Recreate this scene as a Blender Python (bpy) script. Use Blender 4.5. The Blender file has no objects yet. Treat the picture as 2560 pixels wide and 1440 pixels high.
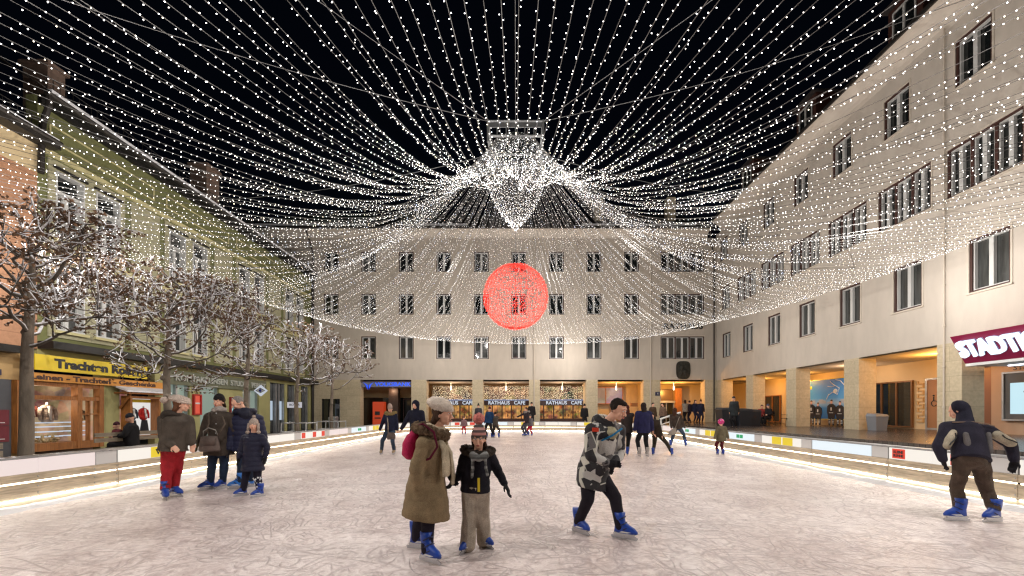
import bpy, bmesh, math, random
import numpy as np
from mathutils import Vector, Matrix, noise
R = math.radians
random.seed(7); rng = np.random.default_rng(7)
S = bpy.context.scene
COL = S.collection
# ---------------------------------------------------------------- camera, world, exposure
CAMH = 1.45; F = 1066.0; VX = 1295.0; VY = 1030.0
cd = bpy.data.cameras.new("camera"); cam = bpy.data.objects.new("camera", cd); COL.objects.link(cam)
cam.location = (0, 0, CAMH); cam.rotation_euler = (R(90), 0, 0)
cd.sensor_width = 36; cd.lens = 36*F/2560; cd.shift_x = -15/2560; cd.shift_y = 310/2560
cd.clip_start = 0.05; cd.clip_end = 600
S.camera = cam
w = bpy.data.worlds.new("World"); S.world = w; w.use_nodes = True
w.node_tree.nodes["Background"].inputs[0].default_value = (0.0035, 0.0055, 0.012, 1)
w.node_tree.nodes["Background"].inputs[1].default_value = 0.22
S.view_settings.view_transform = 'Standard'; S.view_settings.look = 'None'
S.view_settings.exposure = 0.0; S.view_settings.gamma = 1
S.cycles.use_denoising = True; S.cycles.denoising_input_passes = 'RGB_ALBEDO_NORMAL'; S.cycles.denoising_prefilter = 'NONE'
try: S.cycles.denoiser = 'OPENIMAGEDENOISE'
except Exception: pass
S.cycles.max_bounces = 5; S.cycles.diffuse_bounces = 3; S.cycles.glossy_bounces = 3
S.cycles.transparent_max_bounces = 6
S.cycles.sample_clamp_indirect = 3.0; S.cycles.sample_clamp_direct = 0
S.cycles.caustics_reflective = False; S.cycles.caustics_refractive = False
S.cycles.filter_width = 1.3
S.cycles.use_light_tree = True

def at(px, py, Y):                                   # a point of the square seen in direction (px,py), Y metres away
    return Vector(((px-VX)/F*Y, Y, CAMH+(VY-py)/F*Y))

# ---------------------------------------------------------------- materials
def srgb(r, g, b):
    f = lambda c: (c/255/12.92) if c/255 <= .04045 else ((c/255+.055)/1.055)**2.4
    return (f(r), f(g), f(b))
def mat(name, col, rough=.7, metal=0, spec=.5, var=0, vscale=4, bump=0, bscale=40, emit=None, estr=0, coords='Object', stretch=None, var2=0, v2scale=60):
    m = bpy.data.materials.new(name); m.use_nodes = True
    nt = m.node_tree; b = nt.nodes["Principled BSDF"]
    b.inputs["Roughness"].default_value = rough; b.inputs["Metallic"].default_value = metal
    b.inputs["Specular IOR Level"].default_value = spec
    c = (*col[:3], 1)
    b.inputs["Base Color"].default_value = c
    tc = nt.nodes.new("ShaderNodeTexCoord"); src = tc.outputs[coords]
    if stretch:
        mp = nt.nodes.new("ShaderNodeMapping"); mp.inputs["Scale"].default_value = stretch
        nt.links.new(src, mp.inputs[0]); src = mp.outputs[0]
    last = None
    if var:
        for v, sc in ((var, vscale), (var2, v2scale)):
            if not v: continue
            n = nt.nodes.new("ShaderNodeTexNoise"); n.inputs["Scale"].default_value = sc; n.inputs["Detail"].default_value = 5
            nt.links.new(src, n.inputs["Vector"])
            mr = nt.nodes.new("ShaderNodeMapRange"); mr.inputs[1].default_value = .3; mr.inputs[2].default_value = .7
            mr.inputs[3].default_value = 1-v; mr.inputs[4].default_value = 1+v
            nt.links.new(n.outputs[0], mr.inputs[0])
            hm = nt.nodes.new("ShaderNodeMix"); hm.data_type = 'RGBA'; hm.blend_type = 'MULTIPLY'; hm.inputs[0].default_value = 1
            if last is None: hm.inputs[6].default_value = c
            else: nt.links.new(last, hm.inputs[6])
            nt.links.new(mr.outputs[0], hm.inputs[7]); last = hm.outputs[2]
        nt.links.new(last, b.inputs["Base Color"])
    if bump:
        n = nt.nodes.new("ShaderNodeTexNoise"); n.inputs["Scale"].default_value = bscale; n.inputs["Detail"].default_value = 4
        nt.links.new(src, n.inputs["Vector"])
        bp = nt.nodes.new("ShaderNodeBump"); bp.inputs["Strength"].default_value = bump; bp.inputs["Distance"].default_value = .02
        nt.links.new(n.outputs[0], bp.inputs["Height"]); nt.links.new(bp.outputs[0], b.inputs["Normal"])
    if emit:
        b.inputs["Emission Color"].default_value = (*emit[:3], 1); b.inputs["Emission Strength"].default_value = estr
    m["col"] = list(c)
    return m
_mc = {}
def cloth(rgb, rough=.85, **k):
    key = (tuple(rgb), rough, tuple(sorted(k.items())))
    if key not in _mc:
        d = dict(var=.25, vscale=9, bump=.5, bscale=120, var2=.2, v2scale=120, spec=.25); d.update(k)
        _mc[key] = mat("fabric", rgb, rough, **d)
    return _mc[key]
def wood_mat(name, rgb, axis='Y'):
    st = {'Y': (14, 1.2, 14), 'X': (1.2, 14, 14), 'Z': (14, 14, 1.2)}[axis]
    return mat(name, rgb, .6, var=.3, vscale=2.5, bump=.3, bscale=6, stretch=st)
def emis(name, rgb, s, var=0, vscale=3):
    m = mat(name, (0.02, 0.02, 0.02), .6, emit=rgb, estr=s)
    return m
def brickish(name, rgb, bw, bh, mortar=.012, dark=.72, rough=.8, bump=.4, var=.12, plane='XZ'):
    m = mat(name, rgb, rough); nt = m.node_tree; b = nt.nodes["Principled BSDF"]
    tc = nt.nodes.new("ShaderNodeTexCoord"); sx = nt.nodes.new("ShaderNodeSeparateXYZ"); nt.links.new(tc.outputs['Object'], sx.inputs[0])
    add = nt.nodes.new("ShaderNodeMath"); add.operation = 'ADD'; nt.links.new(sx.outputs[0], add.inputs[0]); nt.links.new(sx.outputs[1], add.inputs[1])
    cx = nt.nodes.new("ShaderNodeCombineXYZ")
    if plane == 'XZ': nt.links.new(add.outputs[0], cx.inputs[0]); nt.links.new(sx.outputs[2], cx.inputs[1])
    else: nt.links.new(sx.outputs[0], cx.inputs[0]); nt.links.new(sx.outputs[1], cx.inputs[1])
    br = nt.nodes.new("ShaderNodeTexBrick"); br.inputs["Scale"].default_value = 1
    br.inputs["Brick Width"].default_value = bw; br.inputs["Row Height"].default_value = bh; br.inputs["Mortar Size"].default_value = mortar
    br.inputs["Color1"].default_value = (*[c*(1+var) for c in rgb], 1); br.inputs["Color2"].default_value = (*[c*(1-var) for c in rgb], 1)
    br.inputs["Mortar"].default_value = (*[c*dark for c in rgb], 1)
    nt.links.new(cx.outputs[0], br.inputs[0])
    n = nt.nodes.new("ShaderNodeTexNoise"); n.inputs["Scale"].default_value = 9; n.inputs["Detail"].default_value = 7; nt.links.new(tc.outputs['Object'], n.inputs[0])
    mr = nt.nodes.new("ShaderNodeMapRange"); mr.inputs[1].default_value = .3; mr.inputs[2].default_value = .7; mr.inputs[3].default_value = .88; mr.inputs[4].default_value = 1.1
    nt.links.new(n.outputs[0], mr.inputs[0])
    mx = nt.nodes.new("ShaderNodeMix"); mx.data_type = 'RGBA'; mx.blend_type = 'MULTIPLY'; mx.inputs[0].default_value = 1
    nt.links.new(br.outputs[0], mx.inputs[6]); nt.links.new(mr.outputs[0], mx.inputs[7]); nt.links.new(mx.outputs[2], b.inputs["Base Color"])
    bp = nt.nodes.new("ShaderNodeBump"); bp.inputs["Strength"].default_value = bump; bp.inputs["Distance"].default_value = .02
    nt.links.new(n.outputs[0], bp.inputs["Height"]); nt.links.new(bp.outputs[0], b.inputs["Normal"])
    return m

M = {}
M['plaster'] = mat("beige_plaster", srgb(186, 176, 163), .9, var=.07, vscale=.5, var2=.05, v2scale=3, stretch=(1, 1, .35), bump=.15, bscale=60)
M['plaster_r'] = mat("warm_beige_plaster", srgb(192, 183, 171), .9, var=.07, vscale=.5, var2=.05, v2scale=3, stretch=(1, 1, .35), bump=.15, bscale=60)
M['cove'] = mat("pale_cornice", srgb(205, 195, 182), .85, var=.05, vscale=1)
M['stone'] = brickish("travertine", srgb(190, 176, 148), 1.1, .55, .006, .7, var=.06)
M['soffit'] = mat("soffit_paint", srgb(205, 192, 172), .8, var=.04, vscale=1)
M['inner'] = mat("arcade_wall_paint", srgb(214, 190, 150), .8, var=.05, vscale=1)
M['frame_dark'] = mat("brown_window_surround", (.055, .02, .014), .6)
M['frame_white'] = mat("white_sash", (.55, .55, .53), .5)
M['trim'] = mat("pale_stone_trim", srgb(200, 190, 175), .8)
M['glass'] = mat("dark_glass", (.012, .014, .014), .04, spec=1.0, bump=.03, bscale=1.5)
M['glass_b'] = mat("window_curtained_glass", (.05, .052, .05), .06, spec=.9, var=.5, vscale=1.2, stretch=(5, 5, .6))
M['roof'] = mat("dark_tiles", (.035, .028, .026), .75, var=.3, vscale=2, bump=.6, bscale=12)
M['snow'] = mat("snow", (.8, .8, .83), .7, var=.05, vscale=5, bump=.6, bscale=18)
M['gutter'] = mat("gutter_metal", (.05, .045, .04), .5, metal=.6)
M['pipe'] = mat("downpipe_metal", (.03, .025, .022), .6, metal=.3)
M['green'] = mat("green_plaster", srgb(110, 112, 70), .9, var=.1, vscale=.7, var2=.06, v2scale=9, bump=.2, bscale=50)
M['green_l'] = brickish("pale_green_bands", srgb(162, 158, 128), 30, .42, .014, .72, var=.03, bump=.2)
M['salmon'] = brickish("salmon_bands", srgb(172, 128, 98), 30, .45, .014, .72, var=.04, bump=.2)
M['cream'] = mat("cream_plaster", srgb(205, 184, 144), .9, var=.06, vscale=1)
M['moulding'] = mat("moulding_paint", srgb(196, 188, 140), .8)
M['ironwork'] = mat("dark_iron", (.03, .028, .026), .5, metal=.6)
M['chimney'] = mat('chimney_render', srgb(120, 100, 88), .9, var=.15, vscale=3, bump=.3)
M['cable'] = mat("steel_cable", (.28, .28, .28), .5, metal=.5)
M['metal'] = mat("galvanised_metal", (.42, .43, .44), .42, metal=.7, var=.15, vscale=4)
M['oak'] = wood_mat("oak_wood", srgb(150, 95, 45), 'Z')
M['oak_h'] = wood_mat("oak_beam", srgb(150, 95, 45), 'Y')
M['board'] = wood_mat("weathered_board", srgb(200, 184, 158), 'Y')
M['dark'] = mat("dark_paint", (.02, .02, .024), .5)
M['black'] = mat("black_plastic", (.012, .012, .013), .5)
M['white'] = mat("white_paint", (.72, .72, .7), .5)
M['yellow'] = mat("yellow_enamel", (.75, .55, .02), .45, var=.05)
M['blade'] = mat("steel_blade", (.6, .62, .65), .25, metal=.9)
M['skin'] = mat("skin", srgb(226, 174, 148), .55, var=.08, vscale=20, spec=.35)
M['lip'] = mat("lips", srgb(170, 84, 76), .5)
M['eye'] = mat("eye_dark", (.02, .015, .012), .2)
M['eyew'] = mat("eye_white", (.7, .68, .66), .3)
M['boot'] = mat("blue_skate_plastic", (.01, .055, .35), .38, var=.15, vscale=20)
M['boot_d'] = mat("skate_strap_dark", (.012, .02, .08), .5)

# ---------------------------------------------------------------- mesh builder
class MB:
    def __init__(s): s.v = []; s.f = []; s.m = []
    def quad(s, a, b, c, d, mi=0):
        n = len(s.v); s.v += [tuple(a), tuple(b), tuple(c), tuple(d)]; s.f.append((n, n+1, n+2, n+3)); s.m.append(mi); return s
    def poly(s, pts, mi=0):
        n = len(s.v); s.v += [tuple(p) for p in pts]; s.f.append(tuple(range(n, n+len(pts)))); s.m.append(mi); return s
    def hexa(s, P, mi=0):                      # P: 8 points, bottom 4 then top 4 (ccw)
        n = len(s.v); s.v += [tuple(p) for p in P]
        for f in ((3, 2, 1, 0), (4, 5, 6, 7), (0, 1, 5, 4), (1, 2, 6, 5), (2, 3, 7, 6), (3, 0, 4, 7)):
            s.f.append(tuple(n+i for i in f)); s.m.append(mi)
        return s
    def box(s, x0, x1, y0, y1, z0, z1, mi=0, fr=None):
        P = [(x0, y0, z0), (x1, y0, z0), (x1, y1, z0), (x0, y1, z0), (x0, y0, z1), (x1, y0, z1), (x1, y1, z1), (x0, y1, z1)]
        if fr: P = [fr(*p) for p in P]
        return s.hexa(P, mi)
    def prism(s, pts, ext, mi=0):              # pts list of Vector, ext Vector
        n = len(s.v); k = len(pts); ext = Vector(ext)
        s.v += [tuple(Vector(p)) for p in pts]+[tuple(Vector(p)+ext) for p in pts]
        s.f.append(tuple(reversed(range(n, n+k)))); s.m.append(mi); s.f.append(tuple(range(n+k, n+2*k))); s.m.append(mi)
        for i in range(k):
            j = (i+1) % k; s.f.append((n+i, n+j, n+k+j, n+k+i)); s.m.append(mi)
        return s
    def tube(s, pts, rads, k=8, mi=0, caps=True, flat=1.0, up=None):
        pts = [Vector(p) for p in pts]
        if not hasattr(rads, '__len__'): rads = [rads]*len(pts)
        n0 = len(s.v); N = len(pts); prev = None
        for i, p in enumerate(pts):
            t = (pts[min(i+1, N-1)]-pts[max(i-1, 0)])
            if t.length < 1e-9: t = Vector((0, 0, 1))
            t.normalize()
            ref = Vector(up) if up else (prev if prev else (Vector((0, 0, 1)) if abs(t.z) < .9 else Vector((1, 0, 0))))
            a = ref-t*ref.dot(t)
            if a.length < 1e-6: a = t.orthogonal()
            a.normalize(); b = t.cross(a); prev = a
            for j in range(k):
                an = 2*math.pi*j/k
                q = p+(a*math.sin(an)*flat+b*math.cos(an))*rads[i]
                s.v.append(tuple(q))
        for i in range(N-1):
            for j in range(k):
                j2 = (j+1) % k
                s.f.append((n0+i*k+j, n0+i*k+j2, n0+(i+1)*k+j2, n0+(i+1)*k+j)); s.m.append(mi)
        if caps:
            s.f.append(tuple(reversed(range(n0, n0+k)))); s.m.append(mi)
            s.f.append(tuple(range(n0+(N-1)*k, n0+N*k))); s.m.append(mi)
        return s
    def sphere(s, c, r, k=10, mi=0, rot=None):
        c = Vector(c); r = Vector((r, r, r)) if not hasattr(r, '__len__') else Vector(r)
        h = max(4, k//2+1); n0 = len(s.v)
        def P(x, y, z):
            q = Vector((x*r.x, y*r.y, z*r.z))
            if rot is not None: q = rot @ q
            return tuple(c+q)
        s.v.append(P(0, 0, 1))
        for i in range(1, h):
            ph = math.pi*i/h
            for j in range(k):
                th = 2*math.pi*j/k
                s.v.append(P(math.sin(ph)*math.cos(th), math.sin(ph)*math.sin(th), math.cos(ph)))
        s.v.append(P(0, 0, -1)); last = len(s.v)-1
        for j in range(k):
            j2 = (j+1) % k
            s.f.append((n0, n0+1+j, n0+1+j2)); s.m.append(mi)
            for i in range(h-2):
                a = n0+1+i*k
                s.f.append((a+j, a+k+j, a+k+j2, a+j2)); s.m.append(mi)
            a = n0+1+(h-2)*k
            s.f.append((last, a+j2, a+j)); s.m.append(mi)
        return s
    def build(s, name, mats, parent=None, smooth=False, loc=None):
        me = bpy.data.meshes.new(name)
        me.from_pydata(s.v, [], s.f)
        mats = mats if isinstance(mats, (list, tuple)) else [mats]
        for m in mats: me.materials.append(m)
        if any(s.m): me.polygons.foreach_set("material_index", s.m)
        if smooth: me.polygons.foreach_set("use_smooth", [True]*len(me.polygons))
        me.update()
        o = bpy.data.objects.new(name, me); COL.objects.link(o)
        if parent: setparent(o, parent)
        return o
def setparent(o, p):
    o.parent = p
    if p.matrix_basis != Matrix(): o.matrix_parent_inverse = worldm(p).inverted()
def worldm(p):
    m = p.matrix_basis.copy()
    if p.parent: m = worldm(p.parent) @ p.matrix_parent_inverse @ m
    return m
def thing(name, label, cat, loc=(0, 0, 0), group=None):
    o = bpy.data.objects.new(name, None); COL.objects.link(o); o.location = loc; o.empty_display_size = .2
    return tag(o, label, cat, group)
def tag(o, label, cat, group=None):
    o['label'] = label; o['category'] = cat
    if group: o['group'] = group
    return o
def struct(o, kind='structure'):
    o['kind'] = kind; return o
def text(name, s, size, m, fr, parent, ext=.01, bold=0, sx=1, align='CENTER', shear=0, space=1, wmax=None):
    """fr: function (u,v,w)->world point; letters drawn in the u,v plane, raised along w"""
    c = bpy.data.curves.new(name, 'FONT'); c.body = s; c.size = size; c.extrude = ext; c.offset = bold
    c.align_x = align; c.align_y = 'CENTER'; c.shear = shear; c.space_character = space; c.resolution_u = 3
    o = bpy.data.objects.new(name, c); COL.objects.link(o)
    bpy.context.view_layer.update()
    me = bpy.data.meshes.new_from_object(o.evaluated_get(bpy.context.evaluated_depsgraph_get()))
    bpy.data.objects.remove(o)
    if wmax:
        xs = [v.co.x for v in me.vertices]; wd = max(xs)-min(xs)
        if wd > 0: sx = wmax/wd
    for v in me.vertices: v.co = fr(v.co.x*sx, v.co.y, v.co.z)
    me.materials.clear(); me.materials.append(m); me.name = name
    o = bpy.data.objects.new(name, me); COL.objects.link(o)
    if parent: setparent(o, parent)
    return o
# facade frames (u along the wall, v up, w out of the wall towards the square)
YB = 34.0; XR = 15.8; XL = -16.4; TZ = .63
def frB(u, v, w): return Vector((u, YB-w, v))
def frR(u, v, w): return Vector((XR-w, u, v))
def frL(u, v, w): return Vector((XL+w, u, v))
def lamp(name, loc, power, rgb, radius=.1, parent=None, kind='POINT'):
    l = bpy.data.lights.new(name, kind); l.energy = power; l.color = rgb; l.shadow_soft_size = radius
    o = bpy.data.objects.new(name, l); COL.objects.link(o); o.location = loc
    if parent: setparent(o, parent)
    return o
def wall(name, fr, u0, u1, v0, v1, holes, m, parent, rev=.22, th=.4):
    us = sorted({u0, u1, *[h[0] for h in holes], *[h[1] for h in holes]}); vs = sorted({v0, v1, *[h[2] for h in holes], *[h[3] for h in holes]})
    b = MB()
    for i in range(len(us)-1):
        for j in range(len(vs)-1):
            cu, cv = (us[i]+us[i+1])/2, (vs[j]+vs[j+1])/2
            if any(h[0] < cu < h[1] and h[2] < cv < h[3] for h in holes): continue
            b.quad(fr(us[i], vs[j], 0), fr(us[i+1], vs[j], 0), fr(us[i+1], vs[j+1], 0), fr(us[i], vs[j+1], 0))
    for h in holes:
        a, c, d, e = h
        for (p, q) in (((a, d), (a, e)), ((a, e), (c, e)), ((c, e), (c, d)), ((c, d), (a, d))):
            b.quad(fr(p[0], p[1], 0), fr(q[0], q[1], 0), fr(q[0], q[1], -rev), fr(p[0], p[1], -rev))
    b.quad(fr(u0, v0, 0), fr(u1, v0, 0), fr(u1, v0, -th), fr(u0, v0, -th))
    b.quad(fr(u0, v0, 0), fr(u0, v1, 0), fr(u0, v1, -th), fr(u0, v0, -th))
    b.quad(fr(u1, v0, 0), fr(u1, v1, 0), fr(u1, v1, -th), fr(u1, v0, -th))
    return b.build(name, m, parent)
def ringbox(b, fr, a, c, d, e, t, w0, w1):      # rectangular frame of thickness t inside rect a..c, d..e
    b.box(a, a+t, d, e, w0, w1, fr=fr); b.box(c-t, c, d, e, w0, w1, fr=fr)
    b.box(a+t, c-t, d, d+t, w0, w1, fr=fr); b.box(a+t, c-t, e-t, e, w0, w1, fr=fr)
def window(fr, h, parent, sashes=1, rev=.22, gl='glass', label=None):
    """brown surround, white sashes in pairs, glass"""
    a, c, d, e = h
    b = MB(); ringbox(b, fr, a, c, d, e, .07, -rev+.02, -.02)
    n = sashes; wd = (c-a-.14)/n
    for i in range(1, n): x = a+.07+wd*i; b.box(x-.05, x+.05, d+.07, e-.07, -rev+.02, -.04, fr=fr)
    win = b.build('window', M['frame_dark'], parent)
    if label: win['label'] = label
    s = MB()
    for i in range(n):
        x0 = a+.07+wd*i+(.05 if i else 0); x1 = a+.07+wd*(i+1)-(.05 if i < n-1 else 0); xm = (x0+x1)/2
        ringbox(s, fr, x0, x1, d+.07, e-.07, .045, -rev+.03, -.08)
        s.box(xm-.07, xm+.07, d+.115, e-.115, -rev+.03, -.075, fr=fr)
    s.build('sash', M['frame_white'], win)
    g = MB(); g.quad(fr(a, d, -rev+.015), fr(c, d, -rev+.015), fr(c, e, -rev+.015), fr(a, e, -rev+.015)); g.build('pane', M[gl], win)
    t = MB(); t.box(a-.07, c+.07, d-.06, d, 0.002, .06, fr=fr)
    t.box(a-.06, a, d, e+.06, 0.002, .02, fr=fr); t.box(c, c+.06, d, e+.06, 0.002, .02, fr=fr); t.box(a, c, e, e+.06, 0.002, .02, fr=fr)
    t.build('sill', M['trim'], win)
    return win
# ================================================================ ground, ice, terrace
def ice_material():
    m = mat("scratched_ice", (.7, .66, .66), .32, spec=.5); nt = m.node_tree; b = nt.nodes["Principled BSDF"]; L = nt.links.new
    tc = nt.nodes.new("ShaderNodeTexCoord")
    def N(t): return nt.nodes.new(t)
    acc = None
    # thin curved skate cuts: level lines of smooth noise fields
    LL = ((.25, .0045, (1, 2.6, 1), .4, 3.1, .5), (.3, .005, (2.4, .8, 1), 1.3, 7.7, .47), (.33, .005, (1, 2.2, 1), 2.2, 1.3, .53), (.5, .007, (.5, 1.4, 1), .9, 5.9, .5),
          (.8, .010, (1, .4, 1), .2, 2.2, .52), (1.1, .013, (.4, 1, 1), 1.7, 9.1, .5), (1.7, .02, (1, .5, 1), 2.7, 4.4, .48), (2.6, .03, (.5, 1, 1), .6, 8.8, .5), (4.0, .045, (1, .5, 1), 1.1, 6.2, .5))
    for i, (sc, wd, st, rot, off, lv) in enumerate(LL):
        mp = N("ShaderNodeMapping"); mp.inputs["Scale"].default_value = st; mp.inputs["Rotation"].default_value = (0, 0, rot); mp.inputs["Location"].default_value = (off, off*2, off)
        L(tc.outputs['Object'], mp.inputs[0])
        n = N("ShaderNodeTexNoise"); n.inputs["Scale"].default_value = sc; n.inputs["Detail"].default_value = .6; n.inputs["Roughness"].default_value = .4
        L(mp.outputs[0], n.inputs[0])
        # several level lines per field
        f = N("ShaderNodeMath"); f.operation = 'MULTIPLY'; f.inputs[1].default_value = 9.0; L(n.outputs[0], f.inputs[0])
        fr_ = N("ShaderNodeMath"); fr_.operation = 'FRACT'; L(f.outputs[0], fr_.inputs[0])
        s1 = N("ShaderNodeMath"); s1.operation = 'SUBTRACT'; s1.inputs[1].default_value = lv; L(fr_.outputs[0], s1.inputs[0])
        a = N("ShaderNodeMath"); a.operation = 'ABSOLUTE'; L(s1.outputs[0], a.inputs[0])
        mr = N("ShaderNodeMapRange"); mr.inputs[1].default_value = 0; mr.inputs[2].default_value = wd*6; mr.inputs[3].default_value = 1; mr.inputs[4].default_value = 0
        L(a.outputs[0], mr.inputs[0])
        # break the lines up
        nb = N("ShaderNodeTexNoise"); nb.inputs["Scale"].default_value = 1.7+i*.4; nb.inputs["Detail"].default_value = 3; L(mp.outputs[0], nb.inputs[0])
        mb = N("ShaderNodeMapRange"); mb.inputs[1].default_value = .47; mb.inputs[2].default_value = .56; L(nb.outputs[0], mb.inputs[0])
        mu = N("ShaderNodeMath"); mu.operation = 'MULTIPLY'; L(mr.outputs[0], mu.inputs[0]); L(mb.outputs[0], mu.inputs[1])
        if acc is None: acc = mu.outputs[0]
        else:
            mx = N("ShaderNodeMath"); mx.operation = 'MAXIMUM'; L(acc, mx.inputs[0]); L(mu.outputs[0], mx.inputs[1]); acc = mx.outputs[0]
    g = N("ShaderNodeTexNoise"); g.inputs["Scale"].default_value = 7; g.inputs["Detail"].default_value = 9; g.inputs["Roughness"].default_value = .74; g.inputs["Distortion"].default_value = 2.2; L(tc.outputs['Object'], g.inputs[0])
    g2 = N("ShaderNodeTexNoise"); g2.inputs["Scale"].default_value = .8; g2.inputs["Detail"].default_value = 5; L(tc.outputs['Object'], g2.inputs[0])
    cr = N("ShaderNodeMix"); cr.data_type = 'RGBA'; cr.inputs[6].default_value = (*srgb(200, 180, 176), 1); cr.inputs[7].default_value = (*srgb(250, 238, 234), 1)
    ad = N("ShaderNodeMath"); ad.operation = 'MULTIPLY_ADD'; ad.inputs[1].default_value = .55; L(g2.outputs[0], ad.inputs[0]); L(g.outputs[0], ad.inputs[2])
    mrr = N("ShaderNodeMapRange"); mrr.inputs[1].default_value = .62; mrr.inputs[2].default_value = .92; L(ad.outputs[0], mrr.inputs[0]); L(mrr.outputs[0], cr.inputs[0])
    c2 = N("ShaderNodeMix"); c2.data_type = 'RGBA'; c2.inputs[7].default_value = (*srgb(150, 128, 128), 1); L(cr.outputs[2], c2.inputs[6])
    fm = N("ShaderNodeMath"); fm.operation = 'MULTIPLY'; fm.inputs[1].default_value = .52; L(acc, fm.inputs[0]); L(fm.outputs[0], c2.inputs[0])
    L(c2.outputs[2], b.inputs["Base Color"])
    h = N("ShaderNodeMath"); h.operation = 'MULTIPLY_ADD'; h.inputs[1].default_value = -.8; L(acc, h.inputs[0]); L(g.outputs[0], h.inputs[2])
    bp = N("ShaderNodeBump"); bp.inputs["Strength"].default_value = .6; bp.inputs["Distance"].default_value = .02; L(h.outputs[0], bp.inputs["Height"]); L(bp.outputs[0], b.inputs["Normal"])
    return m
def cobble(name, rgb, rough):
    return brickish(name, rgb, .22, .16, .012, .45, rough=rough, bump=.5, var=.25, plane='XY')
M['paving'] = cobble("granite_setts", (.12, .1, .095), .45)
M['wet'] = cobble("wet_setts", (.07, .055, .05), .22)
b = MB(); b.quad((-120, -40, -.02), (120, -40, -.02), (120, 160, -.02), (-120, 160, -.02))
struct(b.build('ground', M['paving']))
HW = 7.5; YE = 30.4; CR = 6.0; Y0 = -9.0
def rink_path(step=.25, inset=0):
    """plan points of the rink edge, from the left near end round the far end to the right near end"""
    pts = []; hw = HW-inset; ye = YE-inset; cr = CR-inset
    y = Y0
    while y < ye-cr: pts.append((-hw, y)); y += step
    n = int(cr*math.pi/2/step)
    for i in range(n+1):
        a = math.pi-i/n*math.pi/2; pts.append((-hw+cr+cr*math.cos(a), ye-cr+cr*math.sin(a)))
    x = -hw+cr+step
    while x < hw-cr-.01: pts.append((x, ye)); x += step
    for i in range(n+1):
        a = math.pi/2-i/n*math.pi/2; pts.append((hw-cr+cr*math.cos(a), ye-cr+cr*math.sin(a)))
    y = ye-cr-step
    while y > Y0: pts.append((hw, y)); y -= step
    return pts
P = rink_path(.5, .04)
b = MB(); b.poly([(x, y, .0) for x, y in reversed(P)]+[]); struct(b.build('ice', ice_material()))
# snow shaved against the foot of the boards
b = MB(); pp = rink_path(.14, .05)
prof = []
for i, (x, y) in enumerate(pp):
    n1 = noise.noise(Vector((x*1.3, y*1.3, 0)))*.5+.5; n2 = noise.noise(Vector((x*6, y*6, 3)))
    hgt = .035+.05*n1+.02*n2; wid = .16+.16*n1+.05*n2
    j = min(i+1, len(pp)-1); k = max(i-1, 0); t = Vector((pp[j][0]-pp[k][0], pp[j][1]-pp[k][1], 0)).normalized(); inn = Vector((t.y, -t.x, 0))
    o = Vector((x, y, 0)); prof.append([o+Vector((0, 0, hgt)), o+inn*wid*.35+Vector((0, 0, hgt*.85)), o+inn*wid*.7+Vector((0, 0, hgt*.3)), o+inn*wid+Vector((0, 0, -.004))])
for i in range(len(prof)-1):
    for j in range(3): b.quad(prof[i][j], prof[i][j+1], prof[i+1][j+1], prof[i+1][j])
struct(b.build('snow_bank', M['snow'], smooth=True), 'stuff')
# raised terrace in front of the arcades
b = MB()
ter = [(10.4, -9), (10.4, 26.5), (9.0, 31.3), (-9, 31.6), (-9, 39.5), (20.5, 39.5), (20.5, -9)]
b.prism([Vector((x, y, -.02)) for x, y in ter], (0, 0, TZ+.02))
b.prism([Vector((x, y, -.02)) for x, y in [(9.95, -9), (9.95, 26.2), (8.6, 31.0), (9.0, 31.3-.002), (10.398, 26.5), (10.398, -9)]], (0, 0, TZ/2+.02))
struct(b.build('terrace', M['wet']))
b = MB(); b.box(XL, -9.0, 26, 39.5, -.015, .06); struct(b.build('pavement', M['paving']))
# light snow trampled on the square left of the rink
b = MB()
for i in range(60):
    y = -2+i*.55; b.quad((-15.9, y, .0), (-7.75, y, .0), (-7.75, y+.55, .0), (-15.9, y+.55, .0))
ms = mat("trampled_snow", (.3, .29, .29), .6, var=.45, vscale=1.1, var2=.2, v2scale=9, bump=.5, bscale=12)
struct(b.build('trodden_snow', ms))

# ================================================================ rink barrier
M['panel'] = emis("lit_panel", (1.0, .93, .84), .92)
M['panel2'] = emis("lit_panel_cool", (.86, .95, 1.0), .95)
M['panel3'] = emis("lit_panel_pink", (1.0, .84, .8), .85)
M['pan_y'] = emis("lit_yellow", (1.0, .72, .02), .8); M['pan_r'] = emis("lit_red", (1.0, .06, .025), .75); M['pan_g'] = mat("green_print", (.01, .3, .12), .5, emit=(.01, .4, .15), estr=.4)
M['dull'] = mat("frosted_panel", (.45, .44, .43), .5, emit=(1, .93, .86), estr=.18)
M['led'] = emis("led_tube", (1.0, .88, .62), 9.0)
M['base'] = mat("cream_kickboard", (.7, .62, .45), .6, emit=(1, .85, .55), estr=.25, var=.1, vscale=3)
bar = thing('rink_barrier', 'low wooden barrier with lit white panels enclosing the ice rink', 'barrier', (-HW, 0, 0))
path = rink_path(.05)
cum = [0]
for i in range(1, len(path)): cum.append(cum[-1]+math.dist(path[i], path[i-1]))
TL = cum[-1]
def pos(s):
    s = max(0, min(TL-1e-6, s)); i = min(len(cum)-2, max(0, int(np.searchsorted(cum, s))-1)); t = (s-cum[i])/(cum[i+1]-cum[i])
    a, c = Vector((*path[i], 0)), Vector((*path[i+1], 0)); tt = (Vector((*path[min(i+3, len(path)-1)], 0))-Vector((*path[max(i-2, 0)], 0))).normalized()
    return a+(c-a)*t, Vector((-tt.y, tt.x, 0))       # position, outward normal
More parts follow.
